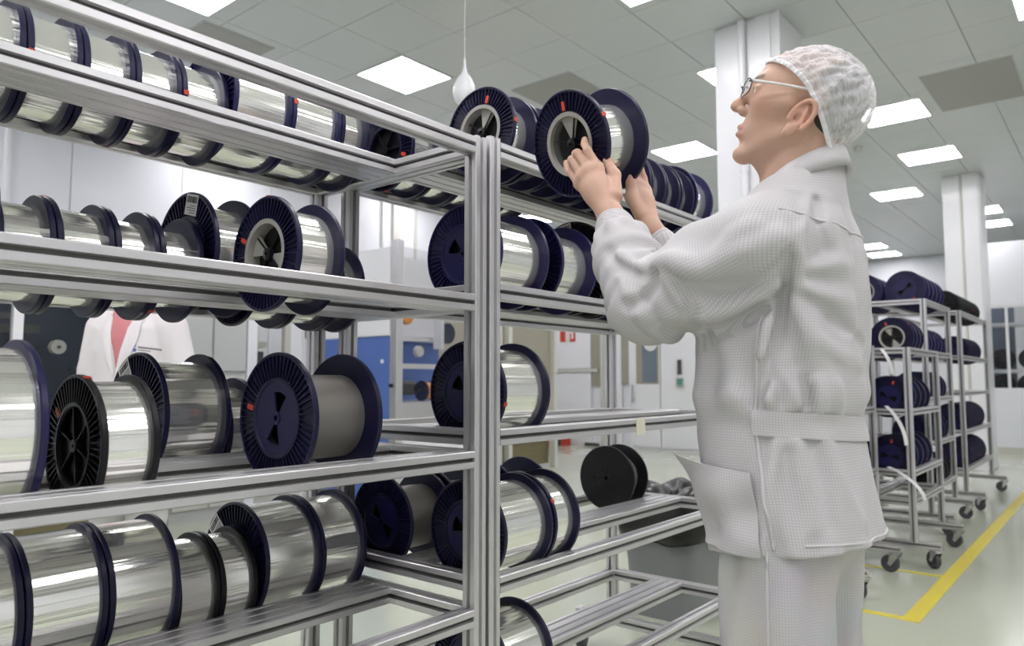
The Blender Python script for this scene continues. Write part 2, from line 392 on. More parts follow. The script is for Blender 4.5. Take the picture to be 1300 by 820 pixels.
ZA=[1.749,1.365,0.995,0.633,0.270]; ZB=[1.758,1.40,1.041,0.689,0.352]
rackA=rack('storage_rack','aluminium storage rack crowded with silver spools, standing beside the one the man works at',-0.22,1.348,1.19,1.482,1.862,ZA,foot=0.12,posts_top=1.753,wide=(ZA[1],ZA[2]))
rackB=rack('storage_rack','aluminium storage rack on casters in front of the man in the hairnet',1.360,2.836,1.19,1.422,1.78,ZB,foot=0.16,outrig=True,posts_top=1.765)
for px in (0.08,1.45):
    for py in (0.06,0.612): caster(rackA,px,py,0.6,0.12/0.104)
tp=box('tape_strip','tape',(2.05,1.1885,0.99),(2.105,1.1900,1.0415)); tag(tp,'piece of beige masking tape stuck on an empty rail','tape')

# ------------------------------------------------------------------ spools
def flange_mesh(color, plain=False):
    """unit radius is real: R = 0.146, scaled for the smaller type; outer face at x=0 looking -x"""
    R=0.146; m=MB()
    if plain:
        m.lathe([(0.012,0.0),(R-0.004,0.0),(R,0.003),(R,0.009),(R-0.004,0.011),(0.012,0.011)],64)
        for k,(rr,an) in enumerate(((0.0,0),(0.04,0.4),(0.04,2.0),(0.045,3.4),(0.042,4.7),(0.075,5.3),(0.03,1.2))):
            cy,cz=rr*math.cos(an),rr*math.sin(an)
            m.lathe([(0.012,-0.0015),(0.009,-0.0015),(0.009,0.002),(0.012,0.002)],14,True,'x',(0,cy,cz))
    else:
        m.lathe([(.545*R,.003),(.56*R,0),(.61*R,0),(.615*R,.0065),(.95*R,.0065),(.955*R,.0005),(.985*R,0),(R,.002),(R,.010),(.985*R,.012),(.545*R,.012)],72)
        for i in range(56):
            t=2*PI*i/56; c,s=math.cos(t),math.sin(t); w=0.0011
            q=[]
            for (rr,xx) in ((.615*R,.0008),(.952*R,.0008),(.952*R,.0066),(.615*R,.0066)):
                for sg in (-1,1): q.append((xx, rr*c-sg*w*s, rr*s+sg*w*c))
            n=len(m.v); m.v+=q; m.f+=[(n,n+1,n+3,n+2),(n,n+2,n+4,n+6),(n+1,n+7,n+5,n+3)]
    me=m.mesh('flange',True,True,30); me.materials.append(MATS[color]); return me
def polar_plate(m,r0,r1,a0,a1,x,th=0.003,n=8):
    """solid annular sector, thickness along x"""
    k=len(m.v); N=max(2,int(n))
    for i in range(N+1):
        a=a0+(a1-a0)*i/N; c,s=math.cos(a),math.sin(a)
        m.v+=[(x,r0*c,r0*s),(x,r1*c,r1*s),(x+th,r1*c,r1*s),(x+th,r0*c,r0*s)]
    for i in range(N):
        b=k+4*i
        for j in range(4): m.f.append((b+j,b+(j+1)%4,b+4+(j+1)%4,b+4+j))
    m.f.append((k,k+3,k+2,k+1)); e=k+4*N; m.f.append((e,e+1,e+2,e+3))
R0=0.146
def hub_bow(col):
    m=MB()
    polar_plate(m,.40*R0,.55*R0,0,2*PI-1e-4,0.003,.004,48)
    for a in (0,PI): polar_plate(m,.10*R0,.402*R0,a+0.42,a+PI-0.42,0.003,.004,16)
    m.lathe([(.045*R0,.001),(.10*R0,.001),(.10*R0,.006),(.045*R0,.006)],20)
    me=m.mesh('hub_disc'); me.materials.append(MATS[col]); return me
def hub_ring():
    m=MB(); m.lathe([(.52*R0,.0),(.60*R0,-.0006),(.61*R0,.003),(.60*R0,.012),(.52*R0,.03)],48)
    for k in range(2): polar_plate(m,.10*R0,.53*R0,PI/2+k*PI-0.40,PI/2+k*PI+0.40,.014,.004,10)
    me=m.mesh('hub_ring',True,True,35); me.materials.append(MATS['hub_grey']); return me
def hub_core():
    m=MB(); m.lathe([(.03*R0,.004),(.11*R0,.006),(.12*R0,.02),(.03*R0,.02)],20)
    for k in range(4):
        a=k*PI/2+0.3; c,s=math.cos(a),math.sin(a); w=.0018; n=len(m.v)
        for xx in (.011,.02):
            for rr in (.1*R0,.48*R0):
                for sg in (-1,1): m.v.append((xx,rr*c-sg*w*s,rr*s+sg*w*c))
        m.f+=[tuple(n+i for i in q) for q in ((0,1,3,2),(0,2,6,4),(1,5,7,3))]
    me=m.mesh('hub_core'); me.materials.append(MATS['black']); return me
def hub_spoke():
    m=MB(); m.lathe([(.03*R0,.002),(.09*R0,.002),(.10*R0,.012),(.545*R0,.012),(.55*R0,.016),(.03*R0,.016)],48)
    for k in range(6):
        a=k*PI/3+0.2; c,s=math.cos(a),math.sin(a); w=.0014; n=len(m.v)
        for xx in (.004,.013):
            for rr in (.08*R0,.55*R0):
                for sg in (-1,1): m.v.append((xx,rr*c-sg*w*s,rr*s+sg*w*c))
        m.f+=[tuple(n+i for i in q) for q in ((0,1,3,2),(0,2,6,4),(1,5,7,3))]
    me=m.mesh('hub_dish'); me.materials.append(MATS['black']); return me
def shade_disc():
    m=MB(); m.lathe([(.001,.030),(.548*R0,.030),(.548*R0,.033),(.001,.033)],40,False); me=m.mesh('hub_shade'); me.materials.append(MATS['void']); return me  # near-black disc paints the shade of the hollow behind the hub
FL={c:flange_mesh(c) for c in ('navy','blue_plastic','black')}; FLP=flange_mesh('black',True)
HUBS={'bow':hub_bow('blue_plastic'),'ring':hub_ring(),'spoke':hub_spoke()}; CORE=hub_core(); BACK=shade_disc()
def winding_mesh(c):
    m=MB(); m.lathe([(0.74,-0.5),(0.985,-0.5),(1.0,-0.49),(1.0,0.49),(0.985,0.5),(0.74,0.5)],72); me=m.mesh('winding',True,True,40); me.materials.append(MATS[c]); return me
WIND={c:winding_mesh(c) for c in ('fibre','wire_grey')}
m=MB().box((0.0002,-0.006,0.63*R0),(0.0012,0.006,0.80*R0)); STK=m.mesh('sticker'); STK.materials.append(MATS['red'])
m=MB().box((0.001,-0.006,-0.005),(0.0125,0.006,0.0012)); STR=m.mesh('rim_sticker'); STR.materials.append(MATS['red'])
m=MB().box((0.0002,-0.028,0.0),(0.0008,0.028,0.05)); LBL=m.mesh('paper_label'); LBL.materials.append(MATS['paper'])
m=MB(); rr=random.Random(3); yy=-0.024
while yy<0.022:
    w=rr.choice((0.0016,0.003,0.0045)); m.box((-0.0002,yy,0.030),(0.0003,yy+w,0.045)); yy+=w+rr.choice((0.0014,0.0026))
for k in range(4): m.box((-0.0002,-0.024,0.006+k*0.0055),(0.0003,0.006+0.014*((k*7)%3)/2,0.0075+k*0.0055))
BAR=m.mesh('print'); BAR.materials.append(MATS['ink'])
def spool(x0,x1,y,z,R,wr,lab,grp=None,col='navy',hub='bow',wind='fibre',ang=None,label=False,mark=True,cat='spool',labang=0.5,name='wire_spool',rimmark=True):
    """spool with its axis along X between x0 and x1; wr = winding radius / R"""
    t=empty(name,((x0+x1)/2,y,z)); tag(t,lab,cat,grp)
    k=R/R0; w=(x1-x0)/2
    a=random.uniform(0,6.28) if ang is None else ang
    for s in (0,1):
        fl=mesh_obj('flange',FLP if hub=='plain' else FL[col],None,t,loc=((w if s else -w),0,0),rot=(a,0,PI if s else 0),scale=(1.0,k,k))
        if hub!='plain':
            hb=mesh_obj('hub',HUBS[hub],None,fl)
            if hub!='spoke': mesh_obj('hub_shade',BACK,None,fl)
            if hub=='ring': mesh_obj('hub_core',CORE,None,fl)
        if mark and not s:
            mesh_obj('sticker',STK,None,fl)
            if rimmark: mesh_obj('rim_sticker',STR,None,fl,loc=(0,math.sin(1.2)*-R0,math.cos(1.2)*R0),rot=(1.2,0,0))
        if label and not s:
            lb=mesh_obj('paper_label',LBL,None,fl,rot=(labang-a,0,0),loc=(-0.0006,-math.sin(labang-a)*.62*R0,math.cos(labang-a)*.62*R0)); 
            mesh_obj('print',BAR,None,fl,rot=(labang-a,0,0),loc=(-0.0006,-math.sin(labang-a)*.62*R0,math.cos(labang-a)*.62*R0))
    L=2*w-0.022
    mesh_obj('winding',WIND[wind],None,t,rot=(a,0,0),scale=(L,R*wr,R*wr))
    return t
ORD=['first','second','third','fourth','fifth','sixth','seventh','eighth','ninth','tenth','eleventh','twelfth']
def lane(rackname,shelf,row,Yc,g,ztop,items,R_def=0.134,order=-1):
    n=len(items)
    for i,it in enumerate(items):
        x0,x1=it[0],it[1]; kw=dict(it[2]) if len(it)>2 else {}
        R=kw.pop('R',R_def); wr=kw.pop('wr',0.84)
        z=ztop+math.sqrt(max(R*R-g*g,0))-0.001
        idx=(n-1-i) if order<0 else i
        desc='%s %s%s spool'%('large' if R>0.14 else 'small',{'navy':'navy','blue_plastic':'blue','black':'black'}[kw.get('col','navy')],' grey-wound' if kw.get('wind')=='wire_grey' else '')
        if kw.get('label'): desc='labelled '+desc
        pos='%s from paired posts, %s row, %s shelf, %s'%(ORD[idx],row,shelf,rackname)
        spool(x0,x1,Yc,z,R,wr,desc+' '+pos,'spools on the aluminium racks',**kw)
A='the crowded rack'; B="the man's rack"
YA,gA=1.376,.106; YAb,gAb=1.712,.110; YB,gB=1.326,.096; YBb,gBb=1.641,.099
bl=dict(col='blue_plastic'); bk=dict(col='black',hub='spoke')
lane(A,'top','rear',YAb,gAb,ZA[0],[(.17,.27),(.272,.374),(.376,.476),(.478,.577),(.579,.679),(.681,.78),(.782,.893,dict(label=True,labang=-1.1)),(.895,1.051,dict(R=.141,wr=.93,col='blue_plastic')),(1.053,1.201,dict(R=.141,wr=.9,col='blue_plastic')),(1.203,1.297,dict(R=.141,wr=.84))],R_def=.1215)
lane(A,'second','rear',YAb,gAb,ZA[1],[(.245,.340),(.342,.442,dict(R=.144,col='blue_plastic')),(.444,.544,dict(wr=.8)),(.546,.653,dict(wr=.82)),(.655,.746,dict(wr=.78)),(.748,.844,dict(R=.1215,wr=.72)),(.856,.975,dict(R=.146,wr=.8,label=True,labang=0.25,hub='bow',mark=False)),(.98,1.10,{}),(1.103,1.22,{}),(1.224,1.304,dict(wr=.76))],R_def=.1215)
lane(A,'second','front',YA,gA,ZA[1],[(.858,.974,dict(R=.1215,hub='ring',wr=.80,ang=-1.15))])
lane(A,'third','front',YA,gA,ZA[2],[(.262,.425,dict(R=.140,wr=.90,col='blue_plastic')),(.506,.601,dict(R=.120,wr=.90,hub='spoke',col='black',ang=-0.9)),(.894,1.069,dict(R=.1375,wr=.66,wind='wire_grey',ang=-1.35,rimmark=False,col='navy'))])
lane(A,'third','rear',YAb,gAb,ZA[2],[(.757,.909,dict(R=.141,wr=.86,label=True,labang=-0.55,hub='spoke',mark=False)),(.915,1.001,dict(wr=.8))],R_def=.1215)
lane(A,'fourth','rear',YAb,gAb,ZA[3],[(0.216,0.368,dict(R=.141,wr=.93)),(0.370,0.514,dict(R=.141,wr=.93)),(0.516,0.660,dict(R=.141,wr=.93)),(0.662,0.805,dict(R=.141,wr=.93)),(0.807,0.908,dict(wr=.90,col='black')),(0.910,1.001,dict(wr=.90,col='black')),(1.008,1.165,dict(R=.141,wr=.92,label=True,labang=-0.9,mark=False)),(1.167,1.307,dict(R=.141,wr=.90))],R_def=.1215)
o1=1
rg=dict(R=.122,hub='ring',wr=.72)
lane(B,'top','front',YB,gB,ZB[0],[(1.47,1.575,dict(rg,ang=0.3)),(1.585,1.685,dict(R=.122,wr=.75)),(1.69,1.79,dict(R=.122,wr=.75)),(1.795,1.89,dict(R=.122,wr=.75)),(1.895,1.995,dict(R=.122,wr=.75)),(2.0,2.1,dict(R=.122,wr=.75)),(2.105,2.20,dict(R=.122,wr=.75)),(2.205,2.305,dict(R=.122,wr=.75)),(2.31,2.41,dict(R=.122,wr=.75)),(2.415,2.52,dict(R=.124,wr=.72)),(2.525,2.665,dict(R=.130,wr=.80,col='blue_plastic'))],order=1)
lane(B,'top','rear',YBb,gBb,ZB[0],[(1.405,1.515,dict(R=.1215,hub='spoke')),(1.52,1.63,dict(R=.1215)),(1.635,1.74,dict(R=.1215)),(1.745,1.85,dict(R=.1215)),(1.855,1.96,dict(R=.1215))],order=1)
lane(B,'second','front',YB,gB,ZB[1],[(1.405,1.61,dict(R=.132,wr=.80,col='blue_plastic',ang=0.55,rimmark=False)),(1.665,1.845,dict(R=.134,wr=.74,col='blue_plastic',hub='spoke',ang=-2.0)),(1.895,2.01,dict(R=.146,wr=.74,col='black',hub='spoke',label=True,labang=-0.2,mark=False)),(2.015,2.13,dict(R=.134)),(2.14,2.26,dict(R=.134)),(2.27,2.39,dict(R=.134))],order=1)
lane(B,'third','front',YB,gB,ZB[2],[(1.42,1.612,dict(R=.132,wr=.86,ang=0.6,rimmark=True))],order=1)
lane(B,'fourth','front',YB,gB,ZB[3],[(1.425,1.626,dict(R=.130,wr=.86,ang=0.3,rimmark=False)),(1.634,1.752,dict(R=.130,wr=.86))],order=1)
lane(B,'fourth','rear',YBb,gBb,ZB[3],[(1.41,1.579,dict(R=.126,wr=.7,wind='wire_grey',mark=False)),(1.60,1.75,dict(R=.126,wr=.66,wind='wire_grey')),(1.86,2.05,dict(R=.128,wr=.62,wind='wire_grey')),(2.585,2.70,dict(R=.128,wr=.66,col='black',hub='plain',mark=False))],order=1)
lane(B,'lowest','front',YB,gB,ZB[4],[(1.44,1.626,dict(R=.130,wr=.88))],order=1)

# ------------------------------------------------------------------ trolleys on the right
def trolley(lab,x0,x1,y0,y1,levels,rows):
    r=empty('trolley_rack',(x0,y0,0)); tag(r,lab,'trolley')
    L=x1-x0; D=y1-y0; h=PS/2
    for px in (h,L-h):
        for py in (h,D-h): beam(r,'post',(px,py,0.16),(px,py,max(levels)))
    for z in levels:
        zc=z-h
        beam(r,'front_rail',(PS,h,zc),(L-PS,h,zc)); beam(r,'back_rail',(PS,D-h,zc),(L-PS,D-h,zc))
        beam(r,'middle_rail',(PS,D/2,zc),(L-PS,D/2,zc),w=2*PS,nw=2)
        for px in (h,L-h): beam(r,'cross_rail',(px,PS,zc),(px,D-PS,zc))
    for px in (h+0.05,L-h-0.05):
        beam(r,'foot_bar',(px,-0.12,0.14),(px,D+0.12,0.14))
        for py,rz in ((-0.09,0.7),(D+0.09,2.2)): caster(r,px,py,rz+px,0.12/0.104)
    g=(D/2-PS-PS)/2
    for (z,row,xs,n,w,kw) in rows:
        yc=y0+PS+g if row==0 else y1-PS-g
        for i in range(n):
            kk=dict(kw); R=kk.pop('R',.134); nm=kk.pop('nm'); wr=kk.pop('wr',.8)
            spool(xs+i*(w+.004),xs+i*(w+.004)+w,yc,z+math.sqrt(R*R-min(g,R*.98)**2),R,wr,nm,nm.split(' ',1)[1][:60],**kk)
    return r
def rw(z,row,x,n,w,nm,**k): return (z,row,x,n,w,dict(k,nm=nm))
nv=dict(col='navy',hub='bow'); bp_=dict(col='blue_plastic',hub='bow')
trolley('short trolley rack standing nearest the back of the man, mostly hidden by him',4.25,5.12,1.24,1.84,[1.38,1.0,.62,.26],[
 rw(1.38,0,4.75,3,.1,'navy spool in the row on the top shelf of the half hidden trolley',**nv),
 rw(1.0,0,4.6,4,.1,'navy spool in the row on the middle shelf of the half hidden trolley',**nv),
 rw(.62,0,4.6,4,.1,'black spool in the row on the low shelf of the half hidden trolley',col='black',hub='spoke')])
trolley('short trolley rack with white paper strips, beside the tall one',5.22,6.15,1.06,1.66,[1.37,.98,.60,.42],[
 rw(1.37,0,5.45,3,.1,'navy spool in the front row on top of the short trolley',col='navy',hub='ring'),
 rw(.98,0,5.28,4,.15,'navy spool in the front row on the second shelf of the short trolley',**nv),
 rw(.98,1,5.3,4,.12,'navy spool in the rear row on the second shelf of the short trolley',**nv),
 rw(.60,0,5.28,4,.15,'navy spool in the front row on the third shelf of the short trolley',**nv),
 rw(.60,1,5.3,4,.12,'navy spool in the rear row on the third shelf of the short trolley',**nv)])
trolley('tall trolley rack with blue spools on top, standing behind the short one',6.42,7.45,1.18,1.80,[1.79,1.39,1.03,.69,.35],[
 rw(1.79,0,6.5,5,.15,'blue spool in the front row on top of the tall trolley',R=.146,**bp_),
 rw(1.79,1,6.5,4,.13,'blue spool in the rear row on top of the tall trolley',R=.146,hub='ring',col='blue_plastic'),
 rw(1.39,0,6.6,5,.13,'navy spool in the front row on the second shelf of the tall trolley',**bp_),
 rw(1.39,1,6.5,5,.13,'navy spool in the rear row on the second shelf of the tall trolley',**nv),
 rw(1.03,0,6.6,5,.13,'navy spool in the front row on the third shelf of the tall trolley',**nv),
 rw(.69,0,6.5,5,.15,'navy spool in the front row on the fourth shelf of the tall trolley',**nv),
 rw(.35,0,6.9,3,.13,'black spool in the front row on the bottom shelf of the tall trolley',col='black',hub='spoke')])
trolley('tall trolley rack with black spools on top, last in the row by the white column',7.85,9.5,1.16,1.78,[1.80,1.39,1.06,.71,.37],[
 rw(1.80,0,7.95,10,.12,'black spool in the front row on top of the last trolley',R=.134,col='black',hub='spoke'),
 rw(1.39,0,8.35,6,.13,'navy spool in the front row on the second shelf of the last trolley',R=.134,wr=.7,**nv),
 rw(.71,0,8.1,8,.12,'navy spool in the front row on the fourth shelf of the last trolley',R=.146,**nv),
 rw(.37,0,8.1,8,.12,'navy spool in the front row on the bottom shelf of the last trolley',R=.146,**nv)])
def strip(lab,x,y,z,L,bend):
    m=MB(); n=8; w=.022
    pts=[]
    for i in range(n+1):
        t=i/n; pts.append((0, -bend*math.sin(t*1.5), -L*t**1.2))
    for i,(a,b,c) in enumerate(pts):
        m.v+=[(-.0008,b,c),(-.0008+2*w,b-.012,c),(.0008+2*w,b-.012+.0015,c),(.0008,b+.0015,c)]
    for i in range(n):
        for j in range(4): m.f.append((4*i+j,4*i+(j+1)%4,4*i+4+(j+1)%4,4*i+4+j))
    m.f+=[(0,1,2,3),(4*n+3,4*n+2,4*n+1,4*n)]
    o=m.build('paper_strip','paper',None,True,40,loc=(x,y,z)); tag(o,lab,'paper strip')
strip('short white paper strip hanging from the top rail of the short trolley',5.16,1.22,1.36,.16,.06)
strip('white paper strip hanging over the second rail of the short trolley',5.14,1.20,1.0,.24,.11)
strip('long white paper strip curling from the third rail of the short trolley',5.14,1.20,.62,.19,.20)
# things behind the partition window
for yy,zz in ((1.60,1.511),(1.22,1.511),(0.84,1.511),(1.62,1.091),(1.25,1.091),(0.86,1.091)):
    spool(14.75,14.9,yy,zz,.17,.8,'dark spool on the shelf behind the partition window','dark spools behind the partition window',col='black',hub='spoke')
ws=empty('window_shelf',(14.7,0.45,0)); tag(ws,'white shelf behind the partition window holding dark spools','shelf')
box('board','paint_white',(-.15,-1.6,1.28),(.3,1.4,1.34),ws); box('board','paint_white',(-.15,-1.6,2.05),(.3,1.4,2.10),ws); box('board','paint_white',(-.15,-1.6,.86),(.3,1.4,.92),ws)
for y in (-1.55,-.2,1.36): box('upright','paint_white',(-.15,y,0.0),(-.1,y+.05,2.1),ws)
box('back_panel','window_tint',(.4,1.0,.0),(.44,1.45,2.6),ws)

# ------------------------------------------------------------------ equipment behind the racks
def rel(parent,name,m,a,b,bevel=0):
    return box(name,m,a,b,parent,bevel)
# dark glass machine, front plane Y=5.6
mc=empty('winding_machine',(1.6,5.6,0)); tag(mc,'tall dark-glazed winding machine with white posts behind the crowded rack','machine')
X0=-1.4
rel(mc,'back_panel','dark_blue_panel',(X0,.75,.45),(.95,.8,2.2)); rel(mc,'roof','paint_white',(X0,0,2.2),(.95,.8,2.28)); rel(mc,'side_panel','dark_blue_panel',(.91,.02,.45),(.95,.75,2.2))
rel(mc,'deck','dark_grey',(X0,.02,.95),(.91,.75,1.0)); rel(mc,'base','brown_panel',(X0,.05,.08),(.95,.78,.45))  # brown base stands in for the shaded, reflecting floor under the machine
for x in (-1.4,-.62,.07,.92): rel(mc,'post','paint_white',(x,-.03,0),(x+.06,.03,2.25),.004)
rel(mc,'rail','paint_white',(X0,-.02,.45),(.95,.02,.52)); rel(mc,'rail','paint_white',(X0,-.02,1.66),(.95,.02,1.72))
for x in (-1.33,-.55,.14): rel(mc,'pane','glass',(x,-.004,.53),(x+.70,.004,1.65))
for k,(x,z) in enumerate(((.47,1.40),(-.02,1.40),(.2,1.1),(-.75,1.4),(.7,1.25))):
    m=MB(); m.lathe([(.006,-.02),(.05,-.02),(.052,.0),(.052,.04),(.006,.04)],28,True,'y'); m.build('pulley','cream_metal' if k<2 else 'dark_grey',mc,True,40,loc=(x,.35,z))
    m=MB(); m.lathe([(.001,-.03),(.012,-.03),(.012,.4),(.001,.4)],12,False,'y'); m.build('shaft','dark_grey',mc,True,40,loc=(x,.35,z))
rel(mc,'guide_block','cream_metal',(.22,.33,1.16),(.28,.42,1.27),.005); rel(mc,'arm','dark_grey',(-.1,.5,1.5),(.4,.56,1.56)); rel(mc,'arm','dark_grey',(-.2,.5,1.6),(.3,.55,1.64))
# lockers
lk=empty('locker',(2.95,6.0,0)); tag(lk,'pale grey two-door metal locker behind the man in the lab coat','locker')
rel(lk,'body','locker',(0,.01,.0),(.74,.5,2.3)); 
for a,b in ((.012,.315),(.335,.632)): rel(lk,'door','locker',(a,-.015,1.24),(b,.008,2.28),.003)
for a,b in ((.012,.315),(.335,.632)): rel(lk,'door','cream_metal',(a,-.015,.1),(b,.008,1.2),.003)
rel(lk,'side_trim','paint_white',(.645,-.02,.0),(.74,.01,2.3),.003)
m=MB(); m.lathe([(.001,-.03),(.012,-.03),(.014,-.01),(.001,-.01)],14,False,'y'); m.build('lock_knob','steel',lk,True,40,loc=(.06,0,1.48))
# glazed partition with beige interior
gp=empty('glazed_booth',(4.0,6.6,0)); tag(gp,'beige glazed booth with cream frame beside the lockers','booth')
rel(gp,'back_panel','beige',(0,.6,0),(.45,.64,2.3)); rel(gp,'ledge','cream_metal',(.05,.3,1.50),(.36,.6,1.56)); rel(gp,'cupboard','dark_grey',(.16,.35,1.0),(.36,.6,1.46),.004); rel(gp,'shelf_board','beige',(.0,.25,.9),(.42,.6,.95))
for x in (-.02,.36): rel(gp,'frame_post','cream_metal',(x,-.03,0),(x+.07,.03,2.3),.004)
rel(gp,'frame_rail','cream_metal',(.05,-.03,.85),(.36,.03,.93)); rel(gp,'pane','glass',(.05,-.004,.93),(.36,.004,2.25)); rel(gp,'lower_panel','beige',(.05,-.01,.05),(.36,.02,.85))
rel(gp,'header','cream_metal',(-.02,-.03,2.25),(.43,.03,2.32))
# blue enclosure: near corner at (4.03,4.53)
be=empty('blue_enclosure',(4.03,4.53,0)); tag(be,'aluminium-framed test enclosure with blue panels and glazed front','enclosure')
rel(be,'corner_post','alu',(-.02,-.03,0),(.05,.05,2.3),.003); rel(be,'corner_post','alu',(-.02,.62,0),(.04,.70,2.3),.003); rel(be,'corner_post','alu',(1.1,-.03,0),(1.16,.03,2.3),.003)
rel(be,'door','blue_panel',(-.012,.06,.12),(.0,.60,1.52),.003); rel(be,'upper_panel','paint_white',(-.012,.06,1.56),(.01,.62,2.25)); rel(be,'header_rail','paint_white',(-.03,.05,1.525),(.01,.62,1.56))
rel(be,'side_panel','blue_panel',(-.012,.72,.12),(.0,1.2,1.52)); rel(be,'side_frame','paint_white',(-.02,1.18,.0),(.02,1.25,2.3)); rel(be,'side_header','paint_white',(-.02,.70,1.53),(.02,1.2,2.3))
m=MB(); m.lathe([(.001,-.04),(.014,-.035),(.016,-.01),(.001,0)],16,False,'x'); m.build('door_knob','black',be,True,40,loc=(-.02,.01,1.12)); 
m=MB(); m.lathe([(.001,-.04),(.014,-.035),(.016,-.01),(.001,0)],16,False,'x'); m.build('door_knob','black',be,True,40,loc=(-.02,.665,1.38))
rel(be,'door_latch','paint_white',(-.02,.13,1.30),(-.012,.16,1.33))
rel(be,'inner_back','blue_panel',(.03,.62,.9),(1.1,.66,1.52)); rel(be,'upper_back','paint_white',(.03,.60,1.55),(1.1,.64,2.3)); rel(be,'inner_rail','paint_white',(.03,.55,1.52),(1.1,.60,1.57))
rel(be,'front_rail','alu',(.05,-.02,1.255),(1.1,.02,1.295),.003); rel(be,'deck','alu',(.0,0,.86),(1.1,.62,.98)); rel(be,'lower_front','paint_white',(.05,-.01,.1),(1.1,.02,.85))
rel(be,'pane','glass',(.06,-.006,1.30),(1.1,.002,2.25)); rel(be,'pane','glass',(.06,-.006,.99),(1.1,.002,1.25))
rel(be,'hopper','dark_grey',(.25,.4,1.03),(.62,.55,1.16),.03)
for x,z,mm,r in ((.36,1.40,'paper',.045),(.62,1.42,'paper',.05),(.47,1.73,'orange',.075),(.33,1.72,'dark_grey',.04),(.98,1.60,'dark_blue_panel',.10)):
    m=MB(); m.lathe([(.002,-.03),(r*.9,-.03),(r,-.02),(r,.01),(.002,.01)],28,False,'y'); m.build('reel',mm,be,True,40,loc=(x,.40,z))
rel(be,'reel_arm','dark_grey',(.325,.41,1.42),(.345,.43,1.56)); rel(be,'caution_mark','yellow',(.07,.05,1.30),(.105,.055,1.37)); rel(be,'caution_mark','yellow',(.07,.05,1.70),(.12,.055,1.78))
rel(be,'bracket','paint_white',(.86,.35,1.45),(.90,.45,1.75))
sp=spool(4.55,4.70,4.78,1.07,.09,.8,'small orange-wound reel inside the blue enclosure',None,col='blue_plastic',hub='bow',mark=False)
for c in sp.children:
    if c.name.startswith('winding'):
        me=c.data.copy(); me.materials.clear(); me.materials.append(MATS['orange']); c.data=me
# beige enclosure further along
bg=empty('beige_enclosure',(6.6,6.0,0)); tag(bg,'beige-panelled enclosure with dark posts beyond the blue one','enclosure')
rel(bg,'body','beige',(0,.1,.35),(1.6,1.0,2.25)); 
for x in (-.03,.42,.62,1.58): rel(bg,'post','cream_metal',(x,.0,0),(x+.07,.09,2.3),.004)
rel(bg,'base','brown_panel',(0,.12,.05),(1.6,.95,.35)); rel(bg,'top_rail','cream_metal',(-.03,.0,2.25),(1.65,.09,2.32))
rel(bg,'pane','window_beige',(.69,.07,.95),(1.58,.10,2.2))
# cable and conduit on the far left wall
cd=empty('wall_conduit',(7.2,8.19,0)); tag(cd,'thin grey conduit and cable running up the white wall','conduit')
rel(cd,'duct','cream_metal',(-.03,-.05,.2),(.1,0,3.88),.004)
m=MB(); m.tube([(-.22,-.02,3.88),(-.22,-.02,3.2),(-.20,-.02,2.7),(-.15,-.02,2.1),(-.1,-.02,1.8)],.012,8); m.build('cable','cream_metal',cd,True,60)
rel(cd,'side_duct','cream_metal',(.42,-.03,.2),(.46,0,3.88),.004)
m=MB(); m.tube([(2.33,8.18,.1),(2.33,8.18,3.9)],.035,12); o=m.build('wall_pipe','paint_white',None,True,60); tag(o,'slim white pipe running up the white wall behind the crowded rack','pipe')

# bin with a black bag
bn=empty('waste_bin',(3.53,1.82,0),scale=(1.12,1.12,1.12)); tag(bn,'grey plastic waste bin lined with a black bag behind the rack','bin')
def sq_loft(secs,n=40,cap=True):
    m=MB(); 
    for (hx,hy,z,p,wob) in secs:
        for i in range(n):
            t=2*PI*i/n; c,s=math.cos(t),math.sin(t)
            r=1/((abs(c)/hx)**p+(abs(s)/hy)**p)**(1/p); r*=1+wob*(math.sin(7*t+z*40)+.6*math.sin(13*t-z*70))
            m.v.append((r*c,r*s,z+wob*.4*math.sin(5*t)))
    for k in range(len(secs)-1):
        for i in range(n):
            m.f.append((k*n+i,k*n+(i+1)%n,(k+1)*n+(i+1)%n,(k+1)*n+i))
    if cap: m.f+=[tuple(reversed(range(n))),tuple((len(secs)-1)*n+i for i in range(n))]
    return m
sq_loft([(.17,.17,.0,5,0),(.20,.20,.46,5,0),(.215,.215,.47,5,0),(.215,.215,.50,5,0)]).build('tub','bin_grey',bn,True,35)
sq_loft([(.225,.225,.34,4,.03),(.232,.23,.38,4,.03),(.226,.228,.44,4,.025),(.225,.225,.50,4,.02),(.215,.215,.53,4,.03),(.16,.17,.555,3,.05),(.10,.11,.54,3,.07),(.03,.03,.52,2,.05)],64).build('bag','bag_black',bn,True)
hz=empty('hose',(4.15,1.45,0.0)); tag(hz,'thin red hose lying on the floor past the rack end','hose')
m=MB(); m.tube([(-.32,.12,.012),(-.2,.08,.012),(0,.02,.012),(.2,-.08,.012),(.32,-.12,.012)],.012,10); m.build('tube','red',hz,True,60)

